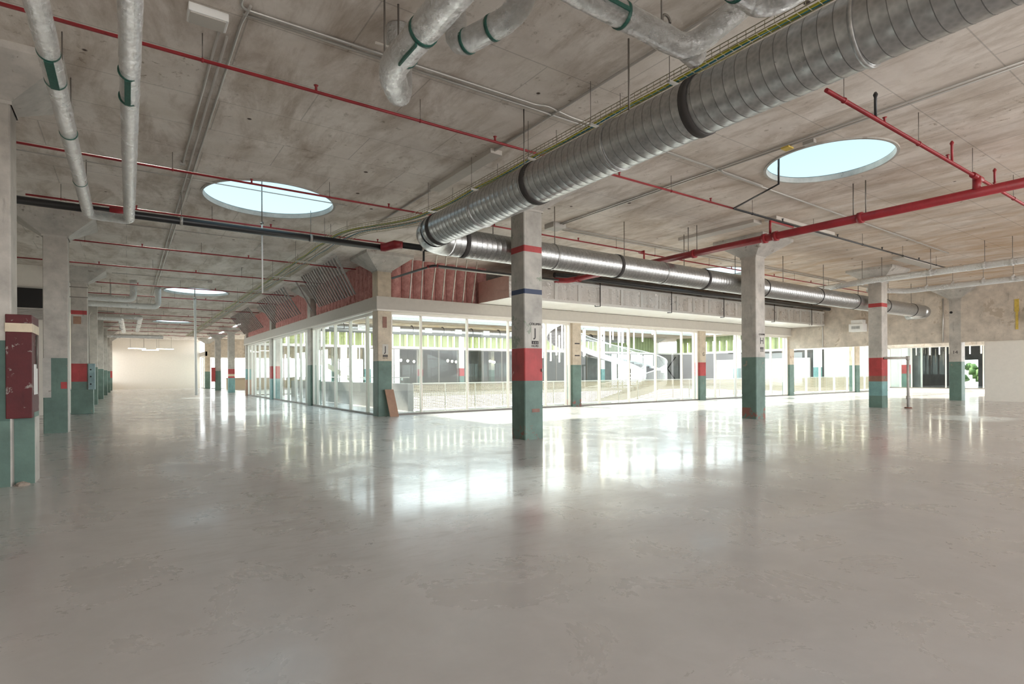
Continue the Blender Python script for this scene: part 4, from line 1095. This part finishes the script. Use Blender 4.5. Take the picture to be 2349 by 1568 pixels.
# right part of atrium: dark clad block with cross bracing
t = thing('braced_panel', 'dark cladding panel with a crossed steel brace, across the atrium at right', 'panel', (55, 45.4, 0))
MB().box(52.5, 45.3, 0, 57, 45.5, 3.8).build('panel', 'dark_room', t)
MB().bar((53.2, 45.22, .6), (56.4, 45.22, 3.5), .1, .05, up=(0,1,0)).build('brace', 'black', t); MB().bar((56.4, 45.2, .6), (53.2, 45.2, 3.5), .1, .05, up=(0,1,0)).build('brace', 'black', t)
t = tag(MB().box(41, 30, 0, 41.2, 38, 3.0).build('white_partition', 'white_wall', origin=(41, 34, 0)), 'white partition wall across the atrium behind the G bay', 'partition') if False else None

# strip lights near the white end wall
st_ = thing('strip_light', 'left glowing strip light hanging before the white end wall', 'light fitting', (.6, 73, 4.5), 'strip lights before the end wall')
MB().box(.1, 72.9, 4.5, 1.7, 73.1, 4.56).build('tube', 'tube', st_); MB().box(.1, 72.85, 4.56, 1.7, 73.15, 4.64).build('housing', 'white', st_)
for x in (.3, 1.5): MB().tube([(x, 73, 4.64), (x, 73, ZC)], .01, 6).build('hanger_rod', 'rod', st_)
dup(st_, (3.2, 73, 4.5), 'right glowing strip light hanging before the white end wall')
dup(st_, (1.9, 75.5, 4.45), 'further middle glowing strip light hanging before the white end wall')
# ------------------------------------------------------------------ light
w = bpy.data.worlds.new('World'); bpy.context.scene.world = w; w.use_nodes = True
nt = w.node_tree; nt.nodes.clear()
out = nt.nodes.new('ShaderNodeOutputWorld'); bg = nt.nodes.new('ShaderNodeBackground')
tc = nt.nodes.new('ShaderNodeTexCoord'); sx = nt.nodes.new('ShaderNodeSeparateXYZ')
nt.links.new(tc.outputs['Generated'], sx.inputs[0])
mr = nt.nodes.new('ShaderNodeMapRange'); mr.inputs[1].default_value = -1; mr.inputs[2].default_value = 1
nt.links.new(sx.outputs['Z'], mr.inputs[0])
cr = nt.nodes.new('ShaderNodeValToRGB'); e = cr.color_ramp.elements
st = [(0, (1.0, .95, .90)), (.48, (1.0, .95, .90)), (.52, (.96, .985, 1.0)), (.64, (.86, .95, 1.0)), (1, (.60, .83, .93))]
while len(e) < len(st): e.new(.5)
for q, (p, c) in zip(e, st): q.position = p; q.color = (*c, 1)
nt.links.new(mr.outputs[0], cr.inputs[0]); nt.links.new(cr.outputs[0], bg.inputs[0])
c2 = nt.nodes.new('ShaderNodeValToRGB'); e = c2.color_ramp.elements
st = [(0, .55), (.47, .55), (.52, 1.), (.62, .6), (.8, .32), (1, .30)]
while len(e) < len(st): e.new(.5)
for q, (p, c) in zip(e, st): q.position = p; q.color = (c, c, c, 1)
nt.links.new(mr.outputs[0], c2.inputs[0])
mu = nt.nodes.new('ShaderNodeMath'); mu.operation = 'MULTIPLY'; mu.inputs[1].default_value = 7.6
nt.links.new(c2.outputs[0], mu.inputs[0]); nt.links.new(mu.outputs[0], bg.inputs[1])
nt.links.new(bg.outputs[0], out.inputs[0])
sl = bpy.data.lights.new('sun', 'SUN'); sl.energy = 11; sl.angle = math.radians(2.5); sl.color = (1, .93, .82)
so = bpy.data.objects.new('sun', sl); C.objects.link(so)
so.rotation_euler = Vector((.12, -.80, -.56)).to_track_quat('-Z', 'Y').to_euler()

# ------------------------------------------------------------------ camera
cam = bpy.data.cameras.new('camera'); co = bpy.data.objects.new('camera', cam); C.objects.link(co)
cam.sensor_width = 36; cam.lens = 1270.2/2349*36; cam.shift_y = 73.5/2349; cam.clip_end = 400; cam.clip_start = .05
co.matrix_world = Matrix.Translation((0, 0, 1.5)) @ Matrix.Rotation(math.radians(-34.7985), 4, 'Z') @ Matrix.Rotation(PI/2, 4, 'X') @ Matrix.Rotation(-.00598, 4, 'Z')
sc = bpy.context.scene; sc.camera = co
sc.view_settings.view_transform = 'Standard'; sc.view_settings.look = 'None'; sc.view_settings.gamma = 1
sc.view_settings.exposure = 0.32; sc.view_settings.use_curve_mapping = False
sc.cycles.transparent_max_bounces = 24; sc.cycles.max_bounces = 10; sc.cycles.diffuse_bounces = 6
